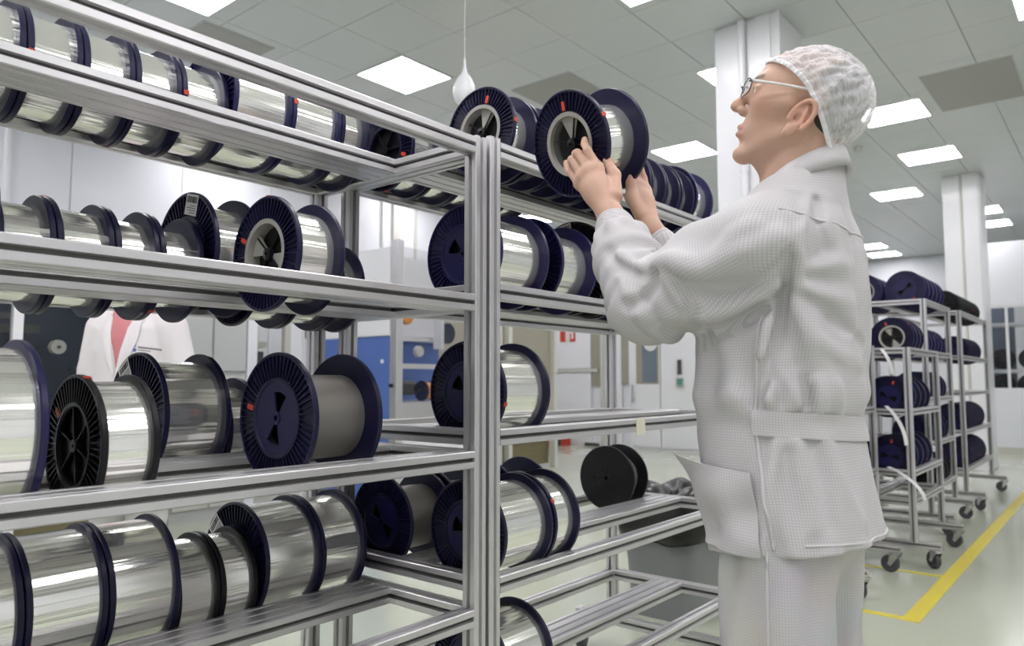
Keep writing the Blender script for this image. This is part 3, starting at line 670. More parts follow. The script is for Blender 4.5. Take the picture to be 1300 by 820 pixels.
# ------------------------------------------------------------------ organic shapes: distance fields meshed with surface nets
def smin(a,b,k):
    h=np.maximum(k-np.abs(a-b),0)/k
    return np.minimum(a,b)-h*h*k*0.25
def smax(a,b,k): return -smin(-a,-b,k)
class Field:
    def __init__(s,lo,hi,h):
        s.lo=np.array(lo,np.float32); s.h=h; s.n=[int(math.ceil((b-a)/h))+1 for a,b in zip(lo,hi)]
        s.F=np.full(s.n,0.08,np.float32)
        s.ax=[(s.lo[i]+h*np.arange(s.n[i])).astype(np.float32) for i in range(3)]
    def sl(s,lo,hi):
        out=[]
        for i in range(3):
            a=max(0,int((lo[i]-s.lo[i])/s.h)-1); b=min(s.n[i],int((hi[i]-s.lo[i])/s.h)+3); out.append(slice(a,max(a,b)))
        return tuple(out)
    def grid(s,sl): return s.ax[0][sl[0]][:,None,None],s.ax[1][sl[1]][None,:,None],s.ax[2][sl[2]][None,None,:]
    def cone(s,a,b,ra,rb,k=0.01):
        m=max(ra,rb)+k+0.006; lo=[min(p,q)-m for p,q in zip(a,b)]; hi=[max(p,q)+m for p,q in zip(a,b)]
        sl=s.sl(lo,hi); s.F[sl]=smin(s.F[sl],sd_cone(*s.grid(sl),a,b,ra,rb),k)
    def chain(s,pts,rs,k=0.01):
        for i in range(len(pts)-1): s.cone(pts[i],pts[i+1],rs[i],rs[i+1],k)
    def ell(s,c,r,k=0.01):
        m=k+0.006; sl=s.sl([p-q-m for p,q in zip(c,r)],[p+q+m for p,q in zip(c,r)]); s.F[sl]=smin(s.F[sl],sd_ell(*s.grid(sl),c,r),k)
    def put(s,lo,hi,fn,k=0.01):
        sl=s.sl(lo,hi); g=s.grid(sl); s.F[sl]=smin(s.F[sl],fn(*g).astype(np.float32),k)
def sd_cone(X,Y,Z,a,b,ra,rb):
    ba=np.array(b,np.float32)-np.array(a,np.float32); L2=float(ba@ba)+1e-12
    px,py,pz=X-np.float32(a[0]),Y-np.float32(a[1]),Z-np.float32(a[2])
    t=np.clip((px*ba[0]+py*ba[1]+pz*ba[2])/np.float32(L2),0,1)
    return np.sqrt((px-ba[0]*t)**2+(py-ba[1]*t)**2+(pz-ba[2]*t)**2)-(np.float32(ra)+np.float32(rb-ra)*t)
def sd_ell(X,Y,Z,c,r):
    x,y,z=X-np.float32(c[0]),Y-np.float32(c[1]),Z-np.float32(c[2])
    k0=np.sqrt((x/r[0])**2+(y/r[1])**2+(z/r[2])**2)+np.float32(1e-6); k1=np.sqrt((x/r[0]**2)**2+(y/r[1]**2)**2+(z/r[2]**2)**2)+np.float32(1e-6)
    return (k0*(k0-1)/k1).astype(np.float32)
def surface_nets(fl):
    F=fl.F; ins=F<0; nx,ny,nz=F.shape
    def cs(a,i,j,k): return a[i:nx-1+i,j:ny-1+j,k:nz-1+k]
    cnt=np.zeros((nx-1,ny-1,nz-1),np.uint8)
    for i in (0,1):
        for j in (0,1):
            for k in (0,1): cnt+=cs(ins,i,j,k)
    mask=(cnt>0)&(cnt<8); idx=np.argwhere(mask); vid=np.full(mask.shape,-1,np.int32); vid[mask]=np.arange(len(idx),dtype=np.int32)
    del cnt
    acc=np.zeros((len(idx),3),np.float32); c=np.zeros(len(idx),np.float32)
    corners=[(i,j,k) for i in (0,1) for j in (0,1) for k in (0,1)]
    vals={q:F[idx[:,0]+q[0],idx[:,1]+q[1],idx[:,2]+q[2]] for q in corners}
    for p in corners:
        for ax in range(3):
            if p[ax]==0:
                q=list(p); q[ax]=1; q=tuple(q); a,b=vals[p],vals[q]; cr=(a<0)!=(b<0)
                t=np.where(cr,a/np.where(cr,a-b,1),0)
                for d in range(3): acc[:,d]+=np.where(cr,p[d]+(t if d==ax else 0),0)
                c+=cr
    V=fl.lo+fl.h*(idx+acc/c[:,None])
    quads=[]
    for ax in range(3):
        s0=[slice(None)]*3; s1=[slice(None)]*3; s0[ax]=slice(0,-1); s1[ax]=slice(1,None)
        a=ins[tuple(s0)]; b=ins[tuple(s1)]
        e=np.argwhere(a!=b); u,w=(ax+1)%3,(ax+2)%3
        ok=(e[:,u]>0)&(e[:,w]>0)&(e[:,u]<vid.shape[u])&(e[:,w]<vid.shape[w]); e=e[ok]
        sg=a[e[:,0],e[:,1],e[:,2]]
        def g(du,dw):
            q=e.copy(); q[:,u]-=du; q[:,w]-=dw; return vid[q[:,0],q[:,1],q[:,2]]
        Q=np.stack([g(1,1),g(0,1),g(0,0),g(1,0)],1); Q[~sg]=Q[~sg][:,::-1]; quads.append(Q)
    Q=np.concatenate(quads); Q=Q[(Q>=0).all(1)]
    return V,Q
def np_mesh(name,V,Q):
    me=bpy.data.meshes.new(name); me.vertices.add(len(V)); me.vertices.foreach_set('co',V.astype(np.float32).ravel())
    me.loops.add(len(Q)*4); me.loops.foreach_set('vertex_index',Q.astype(np.int32).ravel())
    me.polygons.add(len(Q)); me.polygons.foreach_set('loop_start',np.arange(0,len(Q)*4,4,dtype=np.int32))
    me.polygons.foreach_set('use_smooth',np.ones(len(Q),bool)); me.update(calc_edges=True); me.validate(); return me
def relax(V,Q,n=2,lam=0.5):
    for _ in range(n):
        S_=np.zeros_like(V); C_=np.zeros(len(V))
        for a,b in ((0,1),(1,2),(2,3),(3,0)):
            np.add.at(S_,Q[:,a],V[Q[:,b]]); np.add.at(C_,Q[:,a],1); np.add.at(S_,Q[:,b],V[Q[:,a]]); np.add.at(C_,Q[:,b],1)
        V=V+lam*(S_/np.maximum(C_,1)[:,None]-V)
    return V
def set_uv(me,UV):
    l=me.uv_layers.new(name='cloth'); vi=np.empty(len(me.loops),np.int32); me.loops.foreach_get('vertex_index',vi); l.data.foreach_set('uv',UV[vi].astype(np.float32).ravel())
def set_col(me,Cc):
    at=me.color_attributes.new('tint','FLOAT_COLOR','POINT'); at.data.foreach_set('color',np.c_[Cc,np.ones(len(Cc))].astype(np.float32).ravel())

# cloth, skin and net materials
def cloth_mat(name,base,line,cell=0.006,tint=0.0):
    m=mat(name,base,0.62,bump=0.25,bscale=9,spec=0.25); nt=m.node_tree; b=nt.nodes['Principled BSDF']
    uv=nt.nodes.new('ShaderNodeUVMap'); uv.uv_map='cloth'; sx=nt.nodes.new('ShaderNodeSeparateXYZ'); nt.links.new(uv.outputs[0],sx.inputs[0])
    outs=[]
    for i in (0,1):
        d=nt.nodes.new('ShaderNodeMath'); d.operation='DIVIDE'; d.inputs[1].default_value=cell; nt.links.new(sx.outputs[i],d.inputs[0])
        f=nt.nodes.new('ShaderNodeMath'); f.operation='FRACT'; nt.links.new(d.outputs[0],f.inputs[0])
        l=nt.nodes.new('ShaderNodeMath'); l.operation='LESS_THAN'; l.inputs[1].default_value=0.30; nt.links.new(f.outputs[0],l.inputs[0]); outs.append(l)
    mx=nt.nodes.new('ShaderNodeMath'); mx.operation='MAXIMUM'; nt.links.new(outs[0].outputs[0],mx.inputs[0]); nt.links.new(outs[1].outputs[0],mx.inputs[1])
    c=nt.nodes.new('ShaderNodeMix'); c.data_type='RGBA'; c.inputs[6].default_value=(*base,1); c.inputs[7].default_value=(*line,1); nt.links.new(mx.outputs[0],c.inputs[0])
    last=c.outputs[2]
    if tint:
        n=nt.nodes.new('ShaderNodeTexNoise'); n.inputs['Scale'].default_value=7; n.inputs['Detail'].default_value=1
        tcn=nt.nodes.new('ShaderNodeTexCoord'); nt.links.new(tcn.outputs['Object'],n.inputs['Vector'])
        h=nt.nodes.new('ShaderNodeMix'); h.data_type='RGBA'; h.blend_type='MULTIPLY'; h.inputs[0].default_value=tint
        nt.links.new(last,h.inputs[6]); nt.links.new(n.outputs['Color'],h.inputs[7]); last=h.outputs[2]
        ga=nt.nodes.new('ShaderNodeBrightContrast'); ga.inputs['Bright'].default_value=tint*0.25; nt.links.new(last,ga.inputs['Color']); last=ga.outputs[0]
    nt.links.new(last,b.inputs['Base Color'])
    return m
cloth_mat('coat_cloth',(0.60,0.58,0.59),(0.48,0.465,0.475),0.0047); cloth_mat('trouser_cloth',(0.55,0.535,0.54),(0.45,0.44,0.44),0.0047,0.28)
mat('coat_plain',(0.61,0.59,0.60),0.6,bump=0.3,bscale=120,spec=0.25); mat('lab_coat',(0.80,0.755,0.775),0.6,bump=0.2,bscale=8,spec=0.2)
mat('pink_shirt',(0.62,0.22,0.24),0.6,noise=0.1,nscale=30); mat('logo_blue',(0.12,0.16,0.5),0.5,noise=0.05); mat('shoe_white',(0.7,0.7,0.7),0.45,noise=0.04)
mat('hair_dark',(0.030,0.021,0.015),0.45,noise=0.3,nscale=60,bump=0.6,bscale=120,stretch=(1,1,0.15)); mat('frame_clear',(0.72,0.70,0.68),0.2,noise=0.03,coat=0.4); mat('frame_dark',(0.05,0.05,0.06),0.3,noise=0.1)
def skin_mat():
    m=mat('skin',(0.55,0.32,0.22),0.46,bump=0.12,bscale=160,spec=0.4); nt=m.node_tree; b=nt.nodes['Principled BSDF']
    a=nt.nodes.new('ShaderNodeAttribute'); a.attribute_name='tint'
    n=nt.nodes.new('ShaderNodeTexNoise'); n.inputs['Scale'].default_value=45; n.inputs['Detail'].default_value=3
    tcn=nt.nodes.new('ShaderNodeTexCoord'); nt.links.new(tcn.outputs['Object'],n.inputs['Vector'])
    mr=nt.nodes.new('ShaderNodeMapRange'); mr.inputs[3].default_value=0.92; mr.inputs[4].default_value=1.07; nt.links.new(n.outputs['Fac'],mr.inputs[0])
    mu=nt.nodes.new('ShaderNodeMix'); mu.data_type='RGBA'; mu.blend_type='MULTIPLY'; mu.inputs[0].default_value=1
    nt.links.new(a.outputs['Color'],mu.inputs[6]); nt.links.new(mr.outputs[0],mu.inputs[7]); nt.links.new(mu.outputs[2],b.inputs['Base Color'])
    b.inputs['Subsurface Weight'].default_value=0.12; b.inputs['Subsurface Radius'].default_value=(0.012,0.005,0.003); b.inputs['Subsurface Scale'].default_value=1.0
skin_mat()
def net_mat():
    m=mat('hair_net',(0.86,0.84,0.86),0.6,spec=0.2); nt=m.node_tree; b=nt.nodes['Principled BSDF']
    uv=nt.nodes.new('ShaderNodeUVMap'); uv.uv_map='cloth'; n=nt.nodes.new('ShaderNodeTexNoise'); n.inputs['Scale'].default_value=9; n.inputs['Detail'].default_value=5; n.inputs['Distortion'].default_value=2.0
    mp=nt.nodes.new('ShaderNodeMapping'); mp.inputs['Scale'].default_value=(1.0,2.4,1); nt.links.new(uv.outputs[0],mp.inputs[0]); nt.links.new(mp.outputs[0],n.inputs['Vector'])
    mr=nt.nodes.new('ShaderNodeMapRange'); mr.inputs[1].default_value=0.35; mr.inputs[2].default_value=0.68; mr.inputs[3].default_value=0.46; mr.inputs[4].default_value=0.72
    nt.links.new(n.outputs['Fac'],mr.inputs[0])
    a=nt.nodes.new('ShaderNodeAttribute'); a.attribute_name='tint'; mx=nt.nodes.new('ShaderNodeMath'); mx.operation='MAXIMUM'
    sp_=nt.nodes.new('ShaderNodeSeparateColor'); nt.links.new(a.outputs['Color'],sp_.inputs[0]); nt.links.new(sp_.outputs[0],mx.inputs[1]); nt.links.new(mr.outputs[0],mx.inputs[0]); nt.links.new(mx.outputs[0],b.inputs['Alpha'])
    bp=nt.nodes.new('ShaderNodeBump'); bp.inputs['Strength'].default_value=0.25; bp.inputs['Distance'].default_value=0.002; nt.links.new(n.outputs['Fac'],bp.inputs['Height']); nt.links.new(bp.outputs[0],b.inputs['Normal'])
net_mat()

# ---- head field in head coordinates (x forward, y left, z up, origin between the ears)
class HeadFrame:
    def __init__(s,O,yaw,pitch,scale,roll=0,nose=None):
        y,p=math.radians(yaw),math.radians(pitch); s.s=scale
        s.f=np.array((math.cos(y)*math.cos(p),math.sin(y)*math.cos(p),math.sin(p))); s.l=np.array((-math.sin(y),math.cos(y),0.)); s.u=np.cross(s.f,s.l)
        r=math.radians(roll); s.l,s.u=s.l*math.cos(r)-s.u*math.sin(r),s.u*math.cos(r)+s.l*math.sin(r)
        s.O=np.array(O,float) if nose is None else np.array(nose)-scale*(s.f*.1235-s.u*.024)
    def w(s,p): return tuple(s.O+s.s*(s.f*p[0]+s.l*p[1]+s.u*p[2]))
    def loc(s,X,Y,Z):
        x,y,z=X-np.float32(s.O[0]),Y-np.float32(s.O[1]),Z-np.float32(s.O[2]); k=1/s.s
        return tuple(((x*np.float32(a[0])+y*np.float32(a[1])+z*np.float32(a[2]))*np.float32(k)) for a in (s.f,s.l,s.u))
    def matrix(s):
        return Matrix(((s.f[0],s.l[0],s.u[0],s.O[0]),(s.f[1],s.l[1],s.u[1],s.O[1]),(s.f[2],s.l[2],s.u[2],s.O[2]),(0,0,0,1)))@Matrix.Scale(s.s,4)
def head_sdf(x,y,z):
    ay=np.abs(y)
    d=sd_ell(x,y,z,(-.004,0,.022),(.088,.072,.068))
    d=smin(d,sd_ell(x,y,z,(.030,0,.026),(.060,.059,.058)),.03)
    d=smin(d,sd_ell(x,y,z,(.042,0,-.030),(.050,.054,.066)),.03)
    d=smin(d,sd_cone(x,ay,z,(.004,.052,-.050),(.074,.014,-.100),.017,.013),.022)       # jaw line
    d=smin(d,sd_ell(x,y,z,(.080,0,-.102),(.016,.019,.014)),.014)                       # chin
    d=smin(d,sd_ell(x,y,z,(.074,0,-.066),(.024,.027,.026)),.016)                       # muzzle
    d=smin(d,sd_cone(x,ay,z,(.090,.006,.024),(.076,.038,.024),.0085,.010),.012)        # brow
    d=smin(d,sd_cone(x,ay,z,(.066,.040,-.014),(.030,.062,-.010),.015,.012),.02)        # cheekbone
    d=smax(d,-sd_ell(x,ay,z,(.098,.033,.006),(.017,.016,.011)),.012)                   # eye socket
    d=smin(d,sd_ell(x,ay,z,(.0775,.032,.004),(.0135,.0145,.0125)),.004)                # eyeball and lids
    d=smin(d,sd_cone(x,ay,z,(.091,.018,.012),(.084,.044,.009),.0035,.003),.006)        # upper lid fold
    d=smin(d,sd_cone(x,y,z,(.090,0,.018),(.1135,0,-.018),.0075,.0085),.010)            # nose bridge
    d=smin(d,sd_ell(x,y,z,(.1125,0,-.0235),(.0115,.0095,.0085)),.008)                    # nose tip
    d=smin(d,sd_ell(x,ay,z,(.099,.0120,-.028),(.011,.0058,.0068)),.006)                # wing
    d=smax(d,-sd_ell(x,ay,z,(.104,.006,-.036),(.005,.0035,.003)),.003)                 # nostril
    d=smin(d,sd_cone(x,ay,z,(.0975,.0,-.0555),(.084,.022,-.062),.0052,.0032),.005)     # upper lip
    d=smin(d,sd_cone(x,ay,z,(.0960,.0,-.0690),(.084,.019,-.0645),.0062,.0034),.005)    # lower lip
    d=smax(d,-sd_cone(x,ay,z,(.102,.0,-.0620),(.090,.021,-.0632),.0016,.0010),.003)    # mouth line
    d=smax(d,-sd_cone(x,ay,z,(.100,.0,-.0835),(.090,.020,-.082),.005,.004),.014)       # groove under lip
    # ears
    x=x-.013; z=z+.019
    ex=x+.25*(z+.016)
    e=sd_ell(ex+(ay-.076)*.45,ay,z,(-.010,.0765,-.014),(.0165,.0040,.027))
    e=smin(e,sd_ell(ex,ay,z,(-.003,.074,-.038),(.008,.0055,.010)),.006)
    n=16; pts=[]
    for i in range(n):
        t=-0.25+ i/(n-1)*4.3
        pts.append((-.010+.0170*math.cos(t),.0835-.008*max(0,math.cos(t)),-.012+.0265*math.sin(t)))
    for i in range(n-1): e=smin(e,sd_cone(ex,ay,z,pts[i],pts[i+1],.0039,.0039),.002)
    e=smin(e,sd_cone(ex,ay,z,(-.016,.082,-.024),(-.013,.083,.002),.0030,.0026),.003)
    e=smax(e,-sd_ell(ex,ay,z,(-.004,.086,-.017),(.0085,.0115,.0135)),.002)
    d=smin(d,e,.006)
    return d
SKIN=np.array((0.58,0.365,0.27))
def head_tint(x,y,z,C):
    ay=np.abs(y)
    def blend(mask,col):
        C[:]=C*(1-mask[:,None])+np.array(col)*mask[:,None]
    def soft(d,w): return np.clip(.5-d/w,0,1)
    blend(soft(sd_ell(x,y,z,(.094,0,-.063),(.016,.022,.0135)),.006)*.55,(.48,.17,.14))
    blend(soft(sd_ell(x,ay,z,(.075,.05,-.02),(.03,.025,.02)),.03)*.25,(.62,.27,.20))
    blend(soft(sd_ell(x,ay,z,(.003,.085,-.02),(.026,.014,.036)),.01)*.35,(.62,.28,.21))
    blend(soft(sd_ell(x,y,z,(.118,0,-.024),(.012,.012,.010)),.008)*.3,(.60,.26,.20))
    blend(soft(sd_cone(x,ay,z,(.100,.012,.026),(.082,.046,.027),.0055,.0035),.005)*.9,(.07,.045,.03))
    blend(soft(sd_ell(x,ay,z,(.090,.032,.0035),(.008,.0105,.0045)),.002)*.9,(.72,.68,.66))
    blend(soft(sd_ell(x,ay,z,(.093,.030,.0035),(.006,.0045,.0048)),.002),(.05,.035,.025))
    blend(soft(sd_cone(x,ay,z,(.093,.020,.0095),(.084,.043,.006),.0022,.0018),.002)*.8,(.06,.04,.03))
    blend(soft(sd_ell(x,ay,z,(.05,.03,-.085),(.06,.05,.035)),.03)*.22,(.42,.26,.20))
def hand_field(fl,wrist,elbow,fingers,thumb,k=.0032):
    """fingers: list of joint polylines starting at the knuckle; palm grown between the wrist and knuckles"""
    for fg in fingers:
        m=fg[0]; fl.cone(wrist,m,.0185,.0125,.016)
        r=[.0108,.0092,.0083,.0070][:len(fg)]; fl.chain(fg,r,k)
    for a,b in zip(fingers[:-1],fingers[1:]): fl.cone(a[0],b[0],.0115,.0115,.010)
    mid=tuple(sum(f[0][i] for f in fingers)/len(fingers)*.6+wrist[i]*.4 for i in range(3)); fl.ell(mid,(.019,.024,.026),.02)
    fl.chain(thumb,[.0165,.0135,.0105,.0082][:len(thumb)],.009)
    fl.chain([elbow,tuple(.45*a+.55*b for a,b in zip(elbow,wrist)),wrist],[.043,.036,.0255],.012)

# ------------------------------------------------------------------ the man in the hairnet
HF=HeadFrame(None,113,19,1.05,8,(1.314,.551,1.672))
shL,elL,wrL=(1.215,.470,1.395),(1.242,.690,1.305),(1.311,.815,1.502)
shR,elR,wrR=(1.542,.475,1.395),(1.577,.668,1.295),(1.522,.838,1.507)
fingersL=[[(1.322,.853,1.612),(1.316,.874,1.652),(1.330,.891,1.674),(1.346,.902,1.690)],       # index, laid on the hub
          [(1.312,.869,1.606),(1.310,.897,1.650),(1.332,.917,1.658),(1.356,.926,1.646)],       # middle, curled into the hub
          [(1.313,.884,1.597),(1.315,.915,1.640),(1.338,.932,1.646),(1.358,.938,1.634)],
          [(1.319,.897,1.584),(1.326,.926,1.618),(1.337,.942,1.636),(1.348,.953,1.648)]]
thumbL=[(1.324,.812,1.545),(1.350,.830,1.598),(1.374,.859,1.637),(1.389,.875,1.671)]
fingersR=[[(1.530,.900,1.632),(1.533,.915,1.672),(1.524,.918,1.700),(1.516,.917,1.722)],
          [(1.541,.893,1.630),(1.545,.908,1.674),(1.536,.912,1.705),(1.526,.910,1.730)],
          [(1.550,.881,1.622),(1.554,.893,1.664),(1.546,.898,1.694),(1.536,.897,1.716)],
          [(1.556,.868,1.610),(1.560,.877,1.644),(1.554,.882,1.668),(1.544,.883,1.686)]]
thumbR=[(1.512,.858,1.545),(1.506,.880,1.588),(1.506,.880,1.622),(1.510,.876,1.650)]
def man_body():
    fl=Field((1.13,.29,.02),(1.65,.96,1.80),.0027)
    # trunk and legs
    fl.ell((1.388,.488,1.28),(.135,.100,.20),.05); fl.ell((1.388,.500,1.06),(.125,.095,.16),.05); fl.ell((1.392,.482,.93),(.135,.092,.11),.04)
    fl.cone((1.235,.474,1.385),(1.53,.474,1.385),.052,.052,.05); fl.cone((1.31,.465,1.42),(1.45,.465,1.42),.042,.042,.04)
    for s,x in ((-1,1.315),(1,1.472)):
        fl.chain([(x,.484,.86),(x+.004*s,.498,.48),(x+.006*s,.470,.09)],[.070,.056,.042],.03)
        fl.cone((x+.006*s,.455,.065),(x+.012*s,.60,.045),.040,.030,.03)
    fl.cone(HF.w((-.018,0,-.045)),(1.380,.455,1.46),.060,.066,.03)
    fl.cone(HF.w((-.004,0,-.075)),(1.378,.470,1.475),.048,.056,.03)
    fl.ell(HF.w((.040,0,-.100)),(.022,.022,.016),.03)
    for sh,el in ((shL,elL),(shR,elR)): fl.chain([sh,el],[.055,.043],.03)
    hand_field(fl,wrL,elL,fingersL,thumbL); hand_field(fl,wrR,elR,fingersR,thumbR)
    hs=.20
    O=HF.O+HF.u*.0
    fl.put([o-hs for o in O],[o+hs for o in O],lambda X,Y,Z:head_sdf(*HF.loc(X,Y,Z))*HF.s,.012)
    V,Q=surface_nets(fl); del fl
    C=np.tile(SKIN,(len(V),1))
    loc=HF.loc(V[:,0],V[:,1],V[:,2]); sel=V[:,2]>1.50
    sub=C[sel]; head_tint(loc[0][sel].astype(np.float32),loc[1][sel].astype(np.float32),loc[2][sel].astype(np.float32),sub); C[sel]=sub
    for fgs in (fingersL,fingersR):
        for fg in fgs+[thumbL if fgs is fingersL else thumbR]:
            t=np.array(fg[-1]); d=np.linalg.norm(V-t,axis=1); m=np.clip(1-d/.022,0,1)*.35; C=C*(1-m[:,None])+np.array((.66,.33,.26))*m[:,None]
            for j in fg[:2]:
                d=np.linalg.norm(V-np.array(j),axis=1); m=np.clip(1-d/.013,0,1)*.18; C=C*(1-m[:,None])+np.array((.55,.25,.18))*m[:,None]
    me=np_mesh('person',V,Q); set_col(me,C); me.materials.append(MATS['skin']); return me
man=mesh_obj('person',man_body()); tag(man,'person in a white hairnet, glasses and gridded white overall, lifting a spool with both hands','person')

TZ=[.80,.87,.96,1.06,1.085,1.12,1.22,1.32,1.385,1.43,1.465,1.50,1.53,1.56]
TA=[.142,.142,.139,.138,.135,.139,.141,.138,.128,.113,.094,.082,.076,.072]
TB=[.176,.176,.172,.168,.164,.168,.170,.172,.168,.154,.126,.096,.074,.066]
TY=[.475,.476,.488,.502,.505,.503,.494,.486,.478,.473,.466,.457,.449,.444]
TX=[1.394,1.394,1.391,1.388,1.387,1.387,1.388,1.388,1.386,1.384,1.381,1.378,1.376,1.374]
def hem_z(X,Y): return np.float32(.868)+(np.float32(.49)-Y)*.13+.012*np.sin(X*31)*np.cos(Y*23)*.3
slL=[(1.228,.476,1.385),(1.232,.575,1.345),(1.240,.688,1.303),(1.272,.752,1.392),(1.306,.806,1.484)]; srL=[.084,.081,.073,.060,.0390]
slR=[(1.528,.480,1.385),(1.558,.575,1.335),(1.577,.668,1.295),(1.552,.750,1.385),(1.525,.826,1.482)]; srR=[.074,.074,.066,.054,.038]
def torso_param(X,Y,Z):
    a=np.interp(Z,TZ,TA).astype(np.float32); b=np.interp(Z,TZ,TB).astype(np.float32); cy=np.interp(Z,TZ,TY).astype(np.float32); cx=np.interp(Z,TZ,TX).astype(np.float32)
    return a,b,cx,cy
def torso_sdf(X,Y,Z):
    a,b,cx,cy=torso_param(X,Y,Z); x=(X-cx); y=(Y-cy)
    ph=np.arctan2(y/a,x/b)
    q=((np.abs(x)/b)**2.3+(np.abs(y)/a)**2.3)**(1/2.3)
    d=(q-1)*np.minimum(a,b)
    lower=np.clip((1.06-Z)/.16,0,1); upper=np.clip((Z-1.10)/.10,0,1)*np.clip((1.42-Z)/.10,0,1)
    fold=lower*.0035*np.sin(9*ph+2.2*np.sin(Z*14)+.7)+lower*.003*np.sin(15*ph-Z*22)
    fold=fold+upper*(.0035*np.sin(8*ph+3.0*np.sin(Z*6.5))+.0026*np.sin(13*ph+Z*17))
    blouse=np.exp(-((Z-1.135)/.030)**2)*(.006+.005*np.sin(11*ph))
    # drag lines running from the armpit down the side and across the back
    for (ax_,ay_,az_) in ((1.225,.44,1.33),):
        ry,rz=Y-np.float32(ay_),Z-np.float32(az_); r=np.sqrt(ry*ry+rz*rz)+np.float32(1e-4); th=np.arctan2(rz,ry)
        fold=fold+.0075*np.sin(9*th+.8)*np.exp(-((r-.11)/.10)**2)*np.clip((1.36-X)/.08,0,1)
    # long vertical side fold behind the seam and back pleat
    fold=fold-.010*np.exp(-((ph+2.72)/.10)**2)*upper-.006*np.exp(-((ph+1.75)/.07)**2)*np.clip((Z-1.22)/.06,0,1)*np.clip((1.47-Z)/.04,0,1)
    return d-fold-blouse
def sleeve_param(P,X,Y,Z):
    best=None; acc=0.
    for i in range(len(P)-1):
        a=np.array(P[i],np.float32); b=np.array(P[i+1],np.float32); ba=b-a; L=float(np.linalg.norm(ba))
        px,py,pz=X-a[0],Y-a[1],Z-a[2]; t=np.clip((px*ba[0]+py*ba[1]+pz*ba[2])/(L*L),0,1)
        dx,dy,dz=px-ba[0]*t,py-ba[1]*t,pz-ba[2]*t; d=np.sqrt(dx*dx+dy*dy+dz*dz)
        w=ba/L; side=np.cross(w,np.array((1,0,0),np.float32)); side/=np.linalg.norm(side); up=np.cross(side,w)
        an=np.arctan2(dx*up[0]+dy*up[1]+dz*up[2],dx*side[0]+dy*side[1]+dz*side[2]); tt=acc+t*L
        if best is None: best=(d,tt,an)
        else:
            m=d<best[0]; best=(np.where(m,d,best[0]),np.where(m,tt,best[1]),np.where(m,an,best[2]))
        acc+=L
    return best
def sleeve_sdf(P,R,tel,X,Y,Z):
    d=None
    for i in range(len(P)-1):
        q=sd_cone(X,Y,Z,P[i],P[i+1],R[i],R[i+1]); d=q if d is None else smin(d,q,.035)
    _,t,an=sleeve_param(P,X,Y,Z)
    L=sum(math.dist(P[i],P[i+1]) for i in range(len(P)-1))
    e=np.exp(-((t-tel)/.075)**2)
    w=e*.0065*np.sin(t*120+1.6*np.cos(an))*(.55+.45*np.cos(an+.6))
    w=w+.0060*np.exp(-((t-tel-.085)/.05)**2)*np.sin(t*95+2.5*np.sin(an)+.5)
    w=w+.0045*np.exp(-((t-.10)/.09)**2)*np.sin(5*an+t*38)
    c=np.clip((t-(L-.085))/.03,0,1)*np.clip((L-.028-t)/.012,0,1)
    w=w+c*(.006+.0035*np.sin(9*an))                  # fullness gathered above the cuff
    return d-w
